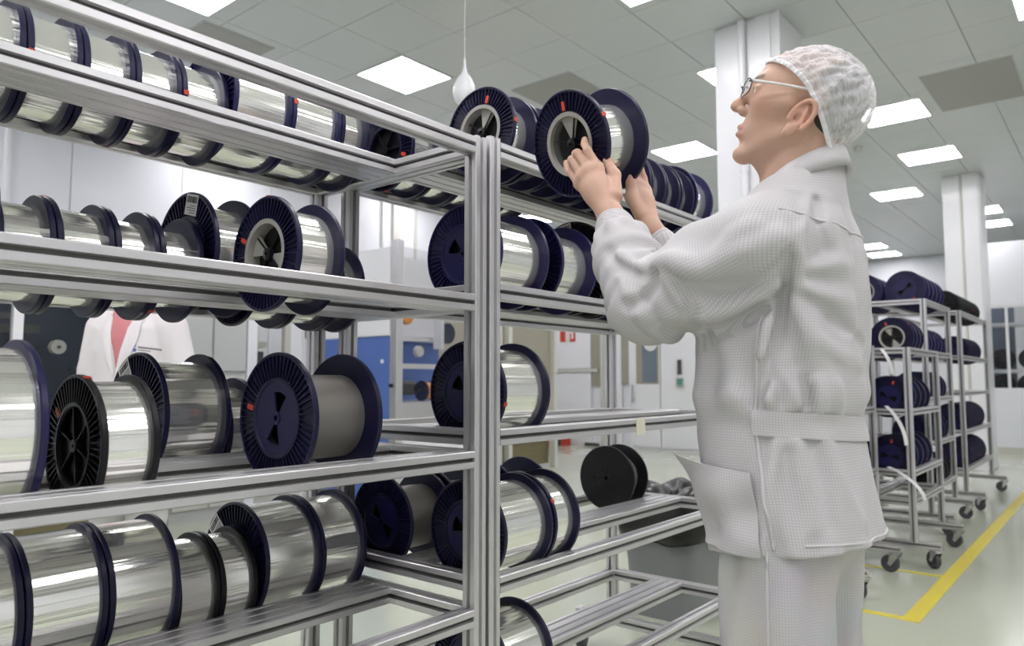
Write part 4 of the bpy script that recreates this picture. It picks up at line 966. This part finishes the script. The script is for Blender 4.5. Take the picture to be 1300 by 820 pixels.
FOLDS=[
 ([(1.201, 0.731, 1.398), (1.172, 0.669, 1.364)],0.01,0.007),
 ([(1.209, 0.758, 1.408), (1.182, 0.708, 1.358), (1.159, 0.652, 1.342)],0.01,-0.006),
 ([(1.155, 0.628, 1.359), (1.143, 0.594, 1.367), (1.138, 0.56, 1.353), (1.144, 0.545, 1.333)],0.014,0.011),
 ([(1.154, 0.624, 1.348), (1.156, 0.632, 1.326), (1.163, 0.655, 1.303), (1.154, 0.679, 1.293)],0.011,-0.014),
 ([(1.15, 0.611, 1.337), (1.156, 0.593, 1.309), (1.162, 0.582, 1.29)],0.01,0.009),
 ([(1.143, 0.583, 1.334), (1.156, 0.567, 1.307), (1.167, 0.567, 1.281)],0.013,-0.009),
 ([(1.163, 0.66, 1.278), (1.186, 0.637, 1.264), (1.175, 0.595, 1.27)],0.014,0.006),
 ([(1.178, 0.709, 1.349), (1.158, 0.681, 1.316), (1.161, 0.664, 1.298)],0.011,0.008),
 ([(1.17, 0.415, 1.387), (1.147, 0.465, 1.367), (1.143, 0.524, 1.347), (1.14, 0.57, 1.342)],0.018,0.01),
 ([(1.193, 0.412, 1.344), (1.183, 0.467, 1.315), (1.17, 0.523, 1.305), (1.15, 0.555, 1.322)],0.018,-0.01),
 ([(1.207, 0.437, 1.315), (1.201, 0.495, 1.285), (1.183, 0.551, 1.268)],0.016,0.007),
 ([(1.225, 0.449, 1.278), (1.222, 0.491, 1.267), (1.215, 0.537, 1.239)],0.012,-0.012),
 ([(1.152, 0.452, 1.408), (1.146, 0.483, 1.392), (1.146, 0.508, 1.366)],0.014,0.006),
 ([(1.188, 0.406, 1.361), (1.233, 0.431, 1.307), (1.237, 0.446, 1.242), (1.22, 0.46, 1.177), (1.218, 0.477, 1.122)],0.01,-0.014),
 ([(1.205, 0.4, 1.362), (1.236, 0.418, 1.303), (1.248, 0.435, 1.236), (1.233, 0.447, 1.17), (1.217, 0.459, 1.128)],0.011,0.01),
 ([(1.23, 0.447, 1.275), (1.214, 0.459, 1.242), (1.214, 0.468, 1.203)],0.01,0.01),
 ([(1.215, 0.475, 1.242), (1.217, 0.49, 1.197), (1.211, 0.496, 1.151)],0.013,-0.008),
 ([(1.297, 0.398, 1.469), (1.262, 0.38, 1.417), (1.273, 0.38, 1.382)],0.007,-0.007),
 ([(1.281, 0.407, 1.465), (1.212, 0.395, 1.404), (1.202, 0.4, 1.365)],0.009,0.005),
 ([(1.296, 0.368, 1.4), (1.318, 0.362, 1.322), (1.335, 0.357, 1.243)],0.016,0.006),
 ([(1.29, 0.381, 1.262), (1.321, 0.361, 1.245), (1.381, 0.352, 1.224)],0.01,-0.006),
 ([(1.251, 0.385, 1.227), (1.3, 0.37, 1.203), (1.364, 0.356, 1.188)],0.012,0.006),
 ([(1.24, 0.434, 1.166), (1.237, 0.423, 1.141), (1.24, 0.422, 1.123)],0.01,0.01),
 ([(1.228, 0.449, 1.164), (1.224, 0.442, 1.138), (1.224, 0.442, 1.123)],0.009,-0.008),
 ([(1.258, 0.396, 1.156), (1.264, 0.392, 1.132), (1.268, 0.394, 1.115)],0.011,0.009),
 ([(1.288, 0.371, 1.153), (1.295, 0.369, 1.128), (1.31, 0.374, 1.106)],0.01,0.008),
 ([(1.25, 0.409, 1.159), (1.255, 0.408, 1.119)],0.009,-0.006),
 ([(1.225, 0.464, 1.066), (1.214, 0.478, 1.009), (1.215, 0.489, 0.944), (1.207, 0.494, 0.894)],0.012,-0.008),
 ([(1.228, 0.452, 1.061), (1.214, 0.462, 0.985), (1.216, 0.474, 0.895)],0.014,0.007),
 ([(1.242, 0.425, 1.059), (1.241, 0.411, 0.999), (1.245, 0.399, 0.925)],0.015,0.008),
 ([(1.259, 0.405, 1.059), (1.262, 0.384, 0.987), (1.263, 0.371, 0.926)],0.014,-0.007),
 ([(1.283, 0.388, 1.061), (1.295, 0.366, 0.998), (1.323, 0.344, 0.933)],0.014,0.008),
 ([(1.233, 0.435, 1.042), (1.223, 0.433, 0.974), (1.211, 0.425, 0.903)],0.013,-0.006),
 ([(1.264, 0.433, 1.485), (1.283, 0.413, 1.479), (1.322, 0.386, 1.472)],0.006,0.003),
]
def fold_on(fl,T,pts,w,amp):
    m=w*2.4; lo=[min(q[i] for q in pts)-m for i in range(3)]; hi=[max(q[i] for q in pts)+m for i in range(3)]
    sl=fl.sl(lo,hi); g=fl.grid(sl); d=None; n=len(pts)
    for i in range(n-1):
        q=sd_cone(*g,pts[i],pts[i+1],0,0); d=q if d is None else np.minimum(d,q)
    T[sl]-=np.float32(amp*(1.75 if pts[0][2]>1.12 else 1.0))*np.exp(-(d/np.float32(w))**2)
def man_coat():
    fl=Field((1.10,.28,.84),(1.70,.88,1.56),.0042)
    X,Y,Z=fl.grid((slice(None),)*3)
    T=torso_sdf(X,Y,Z)
    sl=fl.sl((1.10,.36,1.18),(1.36,.86,1.56)); g=fl.grid(sl); A_=sleeve_sdf(slL,srL,.222,*g)
    T[sl]=smin(T[sl],A_.astype(np.float32),.022)
    sl=fl.sl((1.45,.36,1.18),(1.70,.88,1.56)); g=fl.grid(sl); A_=sleeve_sdf(slR,srR,.205,*g)
    T[sl]=smin(T[sl],A_.astype(np.float32),.022)
    # shoulder slope from the collar out to the sleeves
    for sx in (1.25,1.515):
        c=sd_cone(X,Y,Z,(1.378,.458,1.474),(sx,.474,1.412),.052,.052); T=smin(T,c,.045)
    for pts_,w_,a_ in FOLDS: fold_on(fl,T,pts_,w_,a_)
    T=np.where(Y<.60,smax(T,Z-np.float32(1.530)+.40*(Y-np.float32(.46)),.006),T)                  # neck opening
    # open skirt at the hem
    inner=T+.013
    T=np.maximum(T,np.where(Z<.965,-inner,-1).astype(np.float32))
    T=np.maximum(T,(hem_z(X,Y)-Z).astype(np.float32))
    # cuffs cut square
    for P in (slL,slR):
        e=np.array(P[-1]); dvec=e-np.array(P[-2]); dvec/=np.linalg.norm(dvec)
        s=(X-np.float32(e[0]))*dvec[0]+(Y-np.float32(e[1]))*dvec[1]+(Z-np.float32(e[2]))*dvec[2]
        near=sd_ell(X,Y,Z,tuple(e),(.09,.09,.09))
        T=np.where(near<0,np.maximum(T,s.astype(np.float32)),T)
    fl.F=T.astype(np.float32); V,Q=surface_nets(fl); V=relax(V,Q,2,.5)
    x,y,z=(V[:,i].astype(np.float32) for i in range(3))
    dl,tl,al=sleeve_param(slL,x,y,z); dr,tr,ar=sleeve_param(slR,x,y,z)
    a,b,cx,cy=torso_param(x,y,z); ph=np.arctan2((y-cy),(x-cx))
    # lateral start of the sleeves: nearest chain and beyond the armhole
    inL=(x<1.34)&(dl<.125)&((x<1.262)&(y>.40)&(tl>.0)&((tl>.03)|(x<1.232))); inR=(x>1.46)&(dr<.125)&((x>1.525)&((tr>.03)|(x>1.55)))
    UV=np.stack([ph*.165,z],1); UV[inL]=np.stack([al*.075,tl],1)[inL]; UV[inR]=np.stack([ar*.075,tr],1)[inR]
    me=np_mesh('coat',V,Q); set_uv(me,UV); me.materials.append(MATS['coat_cloth']); return me
coat=mesh_obj('coat',man_coat(),None,man); coat['label']='white gridded overall jacket with belted back'
from mathutils.bvhtree import BVHTree
def bvh_of(o):
    me=o.data; return BVHTree.FromPolygons([v.co.copy() for v in me.vertices],[tuple(p.vertices) for p in me.polygons])
BV=bvh_of(coat)
def on_coat(phi,z,off=.003):
    """point on the coat at an angle around the trunk axis, reached from outside"""
    a,b,cx,cy=(float(v) for v in torso_param(0,0,np.array(z))); d=Vector((math.cos(phi),math.sin(phi),0)); o=Vector((cx,cy,z))+d*.40
    h,n,_,_=BV.ray_cast(o,-d)
    if h is None: h=Vector((cx+b*d.x,cy+a*d.y,z)); n=d
    return h+d*off,d
def sheet(name,material,parent,rows,th=.003,uv=None):
    """closed sheet from a grid of (point, outward normal)"""
    m=MB(); R_=len(rows); C_=len(rows[0])
    for r in rows:
        for p,n in r: m.v.append(tuple(p))
    for r in rows:
        for p,n in r: m.v.append(tuple(p-n*th))
    N=R_*C_
    for i in range(R_-1):
        for j in range(C_-1):
            a=i*C_+j; m.f+=[(a,a+1,a+C_+1,a+C_),(N+a,N+a+C_,N+a+C_+1,N+a+1)]
    for i in range(R_-1):
        for j in (0,C_-1):
            a=i*C_+j; m.f.append((a,a+C_,N+a+C_,N+a))
    for j in range(C_-1):
        for i in (0,R_-1):
            a=i*C_+j; m.f.append((a,N+a,N+a+1,a+1))
    o=m.build(name,material,parent,True,50)
    step=[(rows[0][j+1][0]-rows[0][j][0]).length for j in range(C_-1)]; cum=np.r_[0,np.cumsum(step)]; hv=(rows[1][0][0]-rows[0][0][0]).length
    set_uv(o.data,np.array([(cum[j],i*hv) for _ in (0,1) for i in range(R_) for j in range(C_)])); return o
rows=[]
for i in range(7):
    r=[]
    for j in range(49):
        t=j/48; phi=PI+.10+t*(PI*.97); zz=1.112-.030*t-.042*i/6
        p,n=on_coat(phi,zz,.004+.0025*math.sin(i/6*PI)); r.append((p,n))
    rows.append(r)
# even the belt out along its length so that it lies taut
for r in rows:
    P=[p for p,_ in r]
    for _ in range(10): P=[P[0]]+[(P[k-1]+P[k]*2+P[k+1])/4 for k in range(1,len(P)-1)]+[P[-1]]
    for k in range(len(r)): r[k]=(P[k]+r[k][1]*.0015,r[k][1])
sheet('belt','coat_cloth',coat,rows,.004)
rows=[]
for i in range(15):
    v=i/14; r=[]
    for j in range(15):
        s=j/14; phi=PI+.02-s*1.18; zz=.872+ v*(.135+.018*s)
        p,n=on_coat(phi,max(zz,.885),.004); p=Vector((p.x,p.y,zz)); gape=(.003+.044*s**1.6)*v**1.5
        r.append((p+n*gape+n*.004*math.sin(v*9+s*5),n))
    rows.append(r)
sheet('pocket','coat_cloth',coat,rows,.003)
# collar band
m=MB(); nseg=60
for (rx,ry,dz) in ((.078,.086,-.026),(.074,.082,-.002),(.069,.077,.015),(.067,.075,.016),(.067,.075,-.02)):
    for i in range(nseg):
        t=2*PI*i/nseg; rib=1+.012*math.sin(30*t); fy=math.sin(t)
        m.v.append((1.376+rx*rib*math.cos(t),.446+ry*rib*math.sin(t),1.527-.034*fy+dz*(1-.25*max(0,fy))))
for k in range(5):
    for i in range(nseg):
        m.f.append((k*nseg+i,k*nseg+(i+1)%nseg,((k+1)%5)*nseg+(i+1)%nseg,((k+1)%5)*nseg+i))
m.build('collar','coat_plain',coat,True)
# seams: yoke across the back, side seam, hem
def seam(pts,r=.0022,name='seam'):
    for _ in range(5): pts=[pts[0]]+[(pts[k-1]+pts[k]*2+pts[k+1])/4 for k in range(1,len(pts)-1)]+[pts[-1]]
    q=[]
    for v in pts:
        h,n,_,_=BV.find_nearest(v); q.append(h+n*.0006 if h is not None else v)
    for _ in range(2): q=[q[0]]+[(q[k-1]+q[k]*2+q[k+1])/4 for k in range(1,len(q)-1)]+[q[-1]]
    m=MB(); m.tube(q,r,6); m.build(name,'coat_plain',coat,True)
seam([on_coat(PI+.25+t*(PI-.5),1.435-.02*math.sin(t*PI)+.0*t,-.0004)[0] for t in np.linspace(0,1,40)])
seam([on_coat(PI+.12+.012*math.sin(z*90),z,-.0004)[0] for z in np.linspace(.885,1.27,50)],.003)
seam([on_coat(PI+.4+t*(PI*.9),.897,-.0004)[0] for t in np.linspace(0,1,40)],.002)
# cuffs: tight bands with a snap
for P,nm in ((slL,'cuff'),(slR,'cuff')):
    a=Vector(P[-2]); e=Vector(P[-1]); d=(e-a).normalized(); u=d.cross(Vector((1,0,0))).normalized(); w=u.cross(d); m=MB(); n=40
    for (s,r) in ((-.040,.0395),(-.036,.0405),(.004,.0362),(.008,.0345),(.004,.032),(-.036,.034)):
        for i in range(n):
            t=2*PI*i/n; q=e+d*s+(u*math.cos(t)*1.0+w*math.sin(t))*r*(1+.02*math.sin(3*t)); m.v.append(tuple(q))
    for k in range(6):
        for i in range(n): m.f.append((k*n+i,k*n+(i+1)%n,((k+1)%6)*n+(i+1)%n,((k+1)%6)*n+i))
    o=m.build(nm,'coat_cloth',coat,True,50); set_uv(o.data,np.array([(i%n*.0058,(i//n)*.01) for i in range(6*n)]))
    # snap on the camera-side of the cuff
    best=max(range(n),key=lambda i:-(m.v[n+i][0])); p=Vector(m.v[n+best])*.5+Vector(m.v[2*n+best])*.5; nn=(p-(e-d*.016)).normalized()
    sm=MB(); sm.lathe([(.0006,.0018),(.0032,.0016),(.0045,.0006),(.0045,-.0012),(.0006,-.0012)],16,False,'z'); so=sm.build('snap','steel',o,True,40,loc=p+nn*.0008); so.rotation_euler=nn.to_track_quat('Z','Y').to_euler()
# trousers
def man_trousers():
    fl=Field((1.15,.32,.06),(1.64,.66,1.0),.0055); X,Y,Z=fl.grid((slice(None),)*3)
    T=sd_ell(X,Y,Z,(1.392,.482,.93),(.158,.116,.13))
    for s,x in ((-1,1.313),(1,1.474)):
        q=None; P=[(x,.484,.86),(x+.004*s,.50,.48),(x+.006*s,.478,.10)]; R=[.090,.090,.086]
        for i in range(2):
            c=sd_cone(X,Y,Z,P[i],P[i+1],R[i],R[i+1]); q=c if q is None else smin(q,c,.04)
        an=np.arctan2(Y-np.float32(.49),X-np.float32(x))
        q=q-.006*np.sin(4*an+Z*9+s)-.004*np.sin(7*an-Z*15)
        T=smin(T,q,.03)
    T=np.maximum(T,np.float32(.085)-Z); T=np.maximum(T,Z-np.float32(.985))
    fl.F=T.astype(np.float32); V,Q=surface_nets(fl); V=relax(V,Q,2)
    UV=np.stack([np.arctan2(V[:,1]-.49,V[:,0]-np.where(V[:,0]<1.394,1.305,1.482))*.095,V[:,2]],1)
    me=np_mesh('trousers',V,Q); set_uv(me,UV); me.materials.append(MATS['trouser_cloth']); return me
trs=mesh_obj('trousers',man_trousers(),None,man); trs['label']='thin white gridded overall trousers'
BT=bvh_of(trs); pts=[]
for z in np.linspace(.12,.92,60):
    h,n,_,_=BT.ray_cast(Vector((.9,.470,z)),Vector((1,0,0)))
    if h is not None: pts.append(h)
for _ in range(6): pts=[pts[0]]+[(pts[k-1]+pts[k]*2+pts[k+1])/4 for k in range(1,len(pts)-1)]+[pts[-1]]
pts=[(lambda r:r[0]+r[1]*.001)(BT.find_nearest(v)) for v in pts]
m=MB(); m.tube(pts,.0030,6); m.build('seam','coat_plain',trs,True)
for s,x in ((-1,1.299),(1,1.489)):
    m=MB(); n=28
    secs=[(-.115,.030,.07),(-.105,.045,.085),(-.04,.050,.085),(.04,.052,.075),(.11,.050,.055),(.15,.034,.045),(.165,.012,.035)]
    for (yy,hw,ht) in secs:
        for i in range(n):
            t=2*PI*i/n; c,q=math.cos(t),math.sin(t); m.v.append((hw*abs(c)**.7*(1 if c>0 else -1),yy,.002+ht*(.5+.5*abs(q)**.6*(1 if q>0 else -1))))
    for k in range(len(secs)-1):
        for i in range(n): m.f.append((k*n+i,k*n+(i+1)%n,(k+1)*n+(i+1)%n,(k+1)*n+i))
    m.f+=[tuple(range(n)),tuple((len(secs)-1)*n+i for i in range(n))]
    m.build('shoe','shoe_white',man,True,60,loc=(x,.50,0))
# hair, hairnet, glasses in head coordinates
HM=HF.matrix()
def head_child(o): o.parent=man; o.matrix_world=HM; return o
fl=Field((-.125,-.095,-.11),(.10,.095,.13),.003); X,Y,Z=fl.grid((slice(None),)*3)
T=smin(sd_ell(X,Y,Z,(-.006,0,.020),(.089,.0735,.069)),sd_ell(X,Y,Z,(-.036,0,-.036),(.038,.053,.040)),.03)
T=smax(T,X-(np.float32(.030)+np.float32(.62)*np.clip(Z-np.float32(-.01),-.2,.055)),.01)
T=smax(T,-sd_ell(X,np.abs(Y),Z,(-.012,.08,-.012),(.026,.024,.040)),.008)
fl.F=T.astype(np.float32); V,Q=surface_nets(fl); o=mesh_obj('hair',np_mesh('hair',V,Q),'hair_dark'); head_child(o); o['label']='short dark hair under the hairnet'
m=MB(); NP_,NV=220,44; cc=np.array((-.006,0,.014)); apex=np.array((-.074,0,.070)); tints=[]; uvs=[]
rg_=random.Random(5); ph_=[rg_.uniform(0,6.28) for _ in range(8)]
for iv in range(NV+1):
    v=iv/NV
    for ip in range(NP_):
        f=2*PI*ip/NP_; c,s=math.cos(f),math.sin(f)
        ring=np.array((.010+.078*c,.0845*s,-.010+.066*c+.026*s*s-.014*max(0,-c)))
        rr=ring-cc; ang=v*PI/2; q=rr*math.cos(ang)+(apex-cc)*math.sin(ang)*1.1
        dq=q/np.linalg.norm(q); rad=1/math.sqrt((dq[0]/.099)**2+(dq[1]/.091)**2+(dq[2]/.088)**2)
        b=min(1,v/.16); b=b*b*(3-2*b); L=np.linalg.norm(rr)*(1-b)+rad*b
        env=min(1,v/.10)*(1-v)**.5
        L+=env*(.0026*math.sin(26*f+2*math.sin(5*v*3+ph_[0]))+.0022*math.sin(15*f+7*v+ph_[1])+.0016*math.sin(41*f-9*v))
        L+=.0012*math.sin(60*v+9*f+ph_[2])*env
        if v<.07: L+=.0016*math.sin(70*f)+.0025*math.sin(v/.07*PI)
        m.v.append(tuple(cc+dq*L)); uvs.append((f*.5,v))
        rid=max(0,math.sin(11*f+1.6*math.sin(4*v+ph_[3])+2.2*v))**30
        tints.append(1.0 if v<.06 else .95*rid*max(0,min(1,(.86-v)/.12)))
for iv in range(NV):
    for ip in range(NP_):
        a=iv*NP_+ip; b=iv*NP_+(ip+1)%NP_; m.f.append((a,b,b+NP_,a+NP_))
o=m.build('hairnet','hair_net',None,True); set_uv(o.data,np.array(uvs)); set_col(o.data,np.array(tints)[:,None]*np.ones((1,3))); head_child(o); o['label']='puffy white see-through hairnet'
gl=MB()
for s in (-1,1):
    P=[]
    for i in range(24):
        t=2*PI*i/24; P.append((.112-.012*(abs(.034*s+.024*math.cos(t))/.05)**2,.034*s+.0245*math.copysign(abs(math.cos(t))**.55,math.cos(t)),.004+.0155*math.copysign(abs(math.sin(t))**.6,math.sin(t))))
    P.append(P[0]); gl.tube(P,.0011,8,False)
    gl.tube([(.100,.059*s,.012),(.094,.068*s,.0125)],.0022,8)
gl.tube([(.1135,-.010,.010),(.1165,0,.013),(.1135,.010,.010)],.0012,8)
gf=gl.build('eyeglasses','frame_dark',None,True); head_child(gf); gf['label']='thin rimmed glasses with pale temples'
for s in (-1,1):
    t=MB(); t.tube([(.096,.0665*s,.0125),(.05,.077*s,.013),(.004,.0815*s,.013),(-.018,.0835*s,.006),(-.030,.082*s,-.012)],[.0024,.0022,.0022,.002,.002],8); o=t.build('temple','frame_clear',None,True); o.parent=gf
    t=MB(); n=24; t.v.append((.1105,.034*s,.004))
    for i in range(n):
        a=2*PI*i/n; t.v.append((.112-.012*(abs(.034*s+.024*math.cos(a))/.05)**2,.034*s+.024*math.copysign(abs(math.cos(a))**.55,math.cos(a)),.004+.015*math.copysign(abs(math.sin(a))**.6,math.sin(a))))
    t.f=[(0,1+i,1+(i+1)%n) for i in range(n)]; o=t.build('lens','clear_lens',None,True); o.parent=gf
# the spool he holds
hs=spool(1.3605,1.4995,0,0,.120,.70,'spool held up in both hands by the man in the hairnet',None,col='navy',hub='ring',ang=0.05)
hs.location=(1.433,.945,1.714); hs.rotation_euler=(0,math.radians(-15),math.radians(-12))

# ------------------------------------------------------------------ the person in the lab coat behind the crowded rack
def coat_person():
    cx,cy=1.70,3.86; H2=HeadFrame((cx-.03,cy-.04,1.66),-150,0,1.0); fd=np.array((math.cos(math.radians(-150)),math.sin(math.radians(-150)))); ld=np.array((-fd[1],fd[0]))
    def P(f,l,z): return (cx+fd[0]*f+ld[0]*l,cy+fd[1]*f+ld[1]*l,z)
    fl=Field((cx-.42,cy-.42,.02),(cx+.42,cy+.42,1.84),.007)
    fl.cone(P(-.02,0,.95),P(-.02,0,1.35),.11,.12,.05); fl.cone(P(0,-.16,1.42),P(0,.16,1.42),.065,.065,.05); fl.cone(P(0,0,1.42),H2.w((-.01,0,-.05)),.062,.055,.03)
    for s in (-1,1):
        fl.chain([P(0,.095*s,.92),P(.01,.10*s,.5),P(-.01,.10*s,.09)],[.095,.065,.045],.03); fl.cone(P(0,.10*s,.05),P(.15,.115*s,.04),.04,.03,.03)
        fl.chain([P(0,.20*s,1.41),P(-.02,.265*s,1.12),P(.06,.285*s,.90)],[.05,.042,.028],.03)
        w=P(.06,.285*s,.90)
        for k,(df,dl) in enumerate(((.05,.0),(.03,.006),(.01,.008),(-.012,.006))): fl.chain([P(.06+df*.5,.285*s,.84),P(.065+df*.8,.283*s+dl*s,.79),P(.06+df*.8,.275*s,.755)],[.014,.011,.009],.012)
        fl.chain([w,P(.10,.27*s,.85),P(.115,.262*s,.81)],[.02,.014,.011],.012); fl.cone(w,P(.06,.285*s,.835),.026,.032,.015)
    fl.put([o-.2 for o in H2.O],[o+.2 for o in H2.O],lambda X,Y,Z:head_sdf(*H2.loc(X,Y,Z)),.012)
    V,Q=surface_nets(fl); C=np.tile(SKIN,(len(V),1)); sel=V[:,2]>1.52; lc=H2.loc(V[sel,0],V[sel,1],V[sel,2]); sub=C[sel]; head_tint(*[q.astype(np.float32) for q in lc],sub); C[sel]=sub
    me=np_mesh('person',V,Q); set_col(me,C); me.materials.append(MATS['skin']); b=mesh_obj('person',me)
    tag(b,'person in an open white lab coat over a pink shirt, standing behind the crowded rack','person')
    # coat
    fl=Field((cx-.45,cy-.45,.52),(cx+.45,cy+.45,1.56),.008); X,Y,Z=fl.grid((slice(None),)*3)
    F_=(X-np.float32(cx))*fd[0]+(Y-np.float32(cy))*fd[1]; L_=(X-np.float32(cx))*ld[0]+(Y-np.float32(cy))*ld[1]
    tz=[.5,.8,1.05,1.3,1.42,1.48,1.53]; a=np.interp(Z,tz,[.185,.165,.145,.145,.125,.095,.075]); bb=np.interp(Z,tz,[.245,.225,.195,.205,.19,.125,.08])
    ph=np.arctan2(F_/a,L_/bb); T=(np.sqrt((L_/bb)**2+(F_/a)**2)-1)*np.minimum(a,bb)-.006*np.sin(8*ph+2*np.sin(Z*8))*np.clip((1.2-Z)/.3,0,1)
    for s in (-1,1):
        q=None; pp=[P(0,.185*s,1.42),P(-.02,.265*s,1.12),P(.055,.285*s,.93)]; R_=[.085,.075,.058]
        for i in range(2):
            c=sd_cone(X,Y,Z,pp[i],pp[i+1],R_[i],R_[i+1]); q=c if q is None else smin(q,c,.03)
        q=q-.005*np.sin(Z*70+L_*30)*np.exp(-((Z-1.12)/.1)**2); q=np.maximum(q,.90-Z); T=smin(T,q,.02)
        T=smin(T,sd_cone(X,Y,Z,P(-.01,.05*s,1.50),P(-.01,.17*s,1.455),.05,.05),.04)
    T=np.maximum(T,np.float32(.56)-Z); T=np.maximum(T,Z-np.float32(1.535)+.5*np.clip(F_,0,1))
    # the open V at the front
    vee=np.maximum(np.abs(L_)-np.clip((Z-np.float32(1.20))*.20,0,.06),np.float32(.02)-F_); T=np.maximum(T,-vee)
    fl.F=T.astype(np.float32); V,Q=surface_nets(fl); V=relax(V,Q,2); ct=mesh_obj('lab_coat',np_mesh('lab_coat',V,Q),'lab_coat',b)
    bv=bvh_of(ct)
    def front(l,z,off=.004):
        o=Vector(P(.5,l,z)); d=Vector((-fd[0],-fd[1],0)); h,n,_,_=bv.ray_cast(o,d); h=h if h is not None else Vector(P(.13,l,z)); return h-d*off
    # lapels
    nrm=Vector((fd[0],fd[1],0))
    for s in (-1,1):
        rows=[]
        for i in range(9):
            z=1.19+.30*i/8; w0=max(0,min((z-1.20)*.20,.06)); wd=.012+.05*math.sin(min(1,i/8*1.15)*PI*.8)
            r=[]
            for j in range(5):
                l=s*(w0+.004+wd*j/4); p=front(l,min(z,1.47),.010+.004*math.sin(j/4*PI)); p.z=z; r.append((p,nrm))
            rows.append(r)
        sheet('lapel','lab_coat',ct,rows,.004)
    # shirt filling the V
    m=MB(); rows=[]
    for i in range(9):
        z=1.14+.40*i/8; rows.append([(Vector(P((.138-.045*max(0,(z-1.40)/.1))*math.sqrt(1-(.07*(j/6*2-1)/.17)**2),.07*(j/6*2-1),z)),nrm) for j in range(7)])
    sheet('shirt','pink_shirt',b,rows,.006)
    for s in (-1,1):
        rows=[[(Vector(P(.090-.06*j/4+.012*i,s*(.012+.045*j/4),1.505+.03*j/4-.04*i)),nrm) for j in range(5)] for i in (0,1)]
        sheet('shirt_collar','pink_shirt',b,rows,.004)
    # embroidered emblem and lettering on the chest
    p=front(.095,1.315,.003); e=empty('tmp'); bpy.data.objects.remove(e)
    mm=MB(); lv=Vector((ld[0],ld[1],0))
    def bar(l0,l1,z0,z1):
        a=front(l0,z0,.002); c=front(l1,z1,.002); q=[front(l0,z0,.0025),front(l1,z0,.0025),front(l1,z1,.0025),front(l0,z1,.0025)]; n=len(mm.v)
        mm.v+=[tuple(v) for v in q]+[tuple(v-nrm*.003) for v in q]; mm.f+=[tuple(n+i for i in f) for f in ((0,1,2,3),(7,6,5,4),(0,4,5,1),(1,5,6,2),(2,6,7,3),(3,7,4,0))]
    bar(.075,.090,1.322,1.338); bar(.068,.076,1.310,1.326); bar(.082,.094,1.300,1.316)
    mm.build('emblem','logo_blue',ct); mm=MB()
    for k in range(11): bar(.102+k*.0085,.102+k*.0085+.006,1.318-.0012*k,1.325-.0012*k)
    for k in range(6): bar(.102+k*.0085,.102+k*.0085+.006,1.306-.0012*k,1.310-.0012*k)
    mm.build('lettering','dark_grey',ct)
    # trousers, shoes, hair
    fl=Field((cx-.3,cy-.3,.06),(cx+.3,cy+.3,1.02),.009); fl.ell(P(0,0,.95),(.17,.17,.11),.04)
    for s in (-1,1): fl.chain([P(0,.095*s,.90),P(.01,.10*s,.5),P(-.01,.10*s,.10)],[.112,.088,.078],.03)
    V,Q=surface_nets(fl); mesh_obj('trousers',np_mesh('trousers',V,Q),'coat_plain',b)
    for s in (-1,1):
        fl=Field((cx-.35,cy-.35,-.005),(cx+.35,cy+.35,.14),.008); fl.cone(P(-.04,.10*s,.05),P(.12,.115*s,.042),.052,.044,.03); fl.F=np.maximum(fl.F,(np.float32(.0)-fl.ax[2])[None,None,:]); V,Q=surface_nets(fl); mesh_obj('shoe',np_mesh('shoe',V,Q),'shoe_white',b)
    fl=Field((-.13,-.1,-.1),(.1,.1,.14),.006); X,Y,Z=fl.grid((slice(None),)*3); T=sd_ell(X,Y,Z,(-.014,0,.036),(.102,.081,.092)); T=smax(T,X-(np.float32(.02)+np.float32(.62)*np.clip(Z-np.float32(-.01),-.2,.06)),.01); T=smax(T,np.float32(-.07)-Z,.01); T=smax(T,-sd_ell(X,np.abs(Y),Z,(-.010,.085,-.01),(.026,.03,.042)),.008)
    fl.F=T.astype(np.float32); V,Q=surface_nets(fl); h=mesh_obj('hair',np_mesh('hair',V,Q),'hair_dark'); h.parent=b; h.matrix_world=H2.matrix()
coat_person()
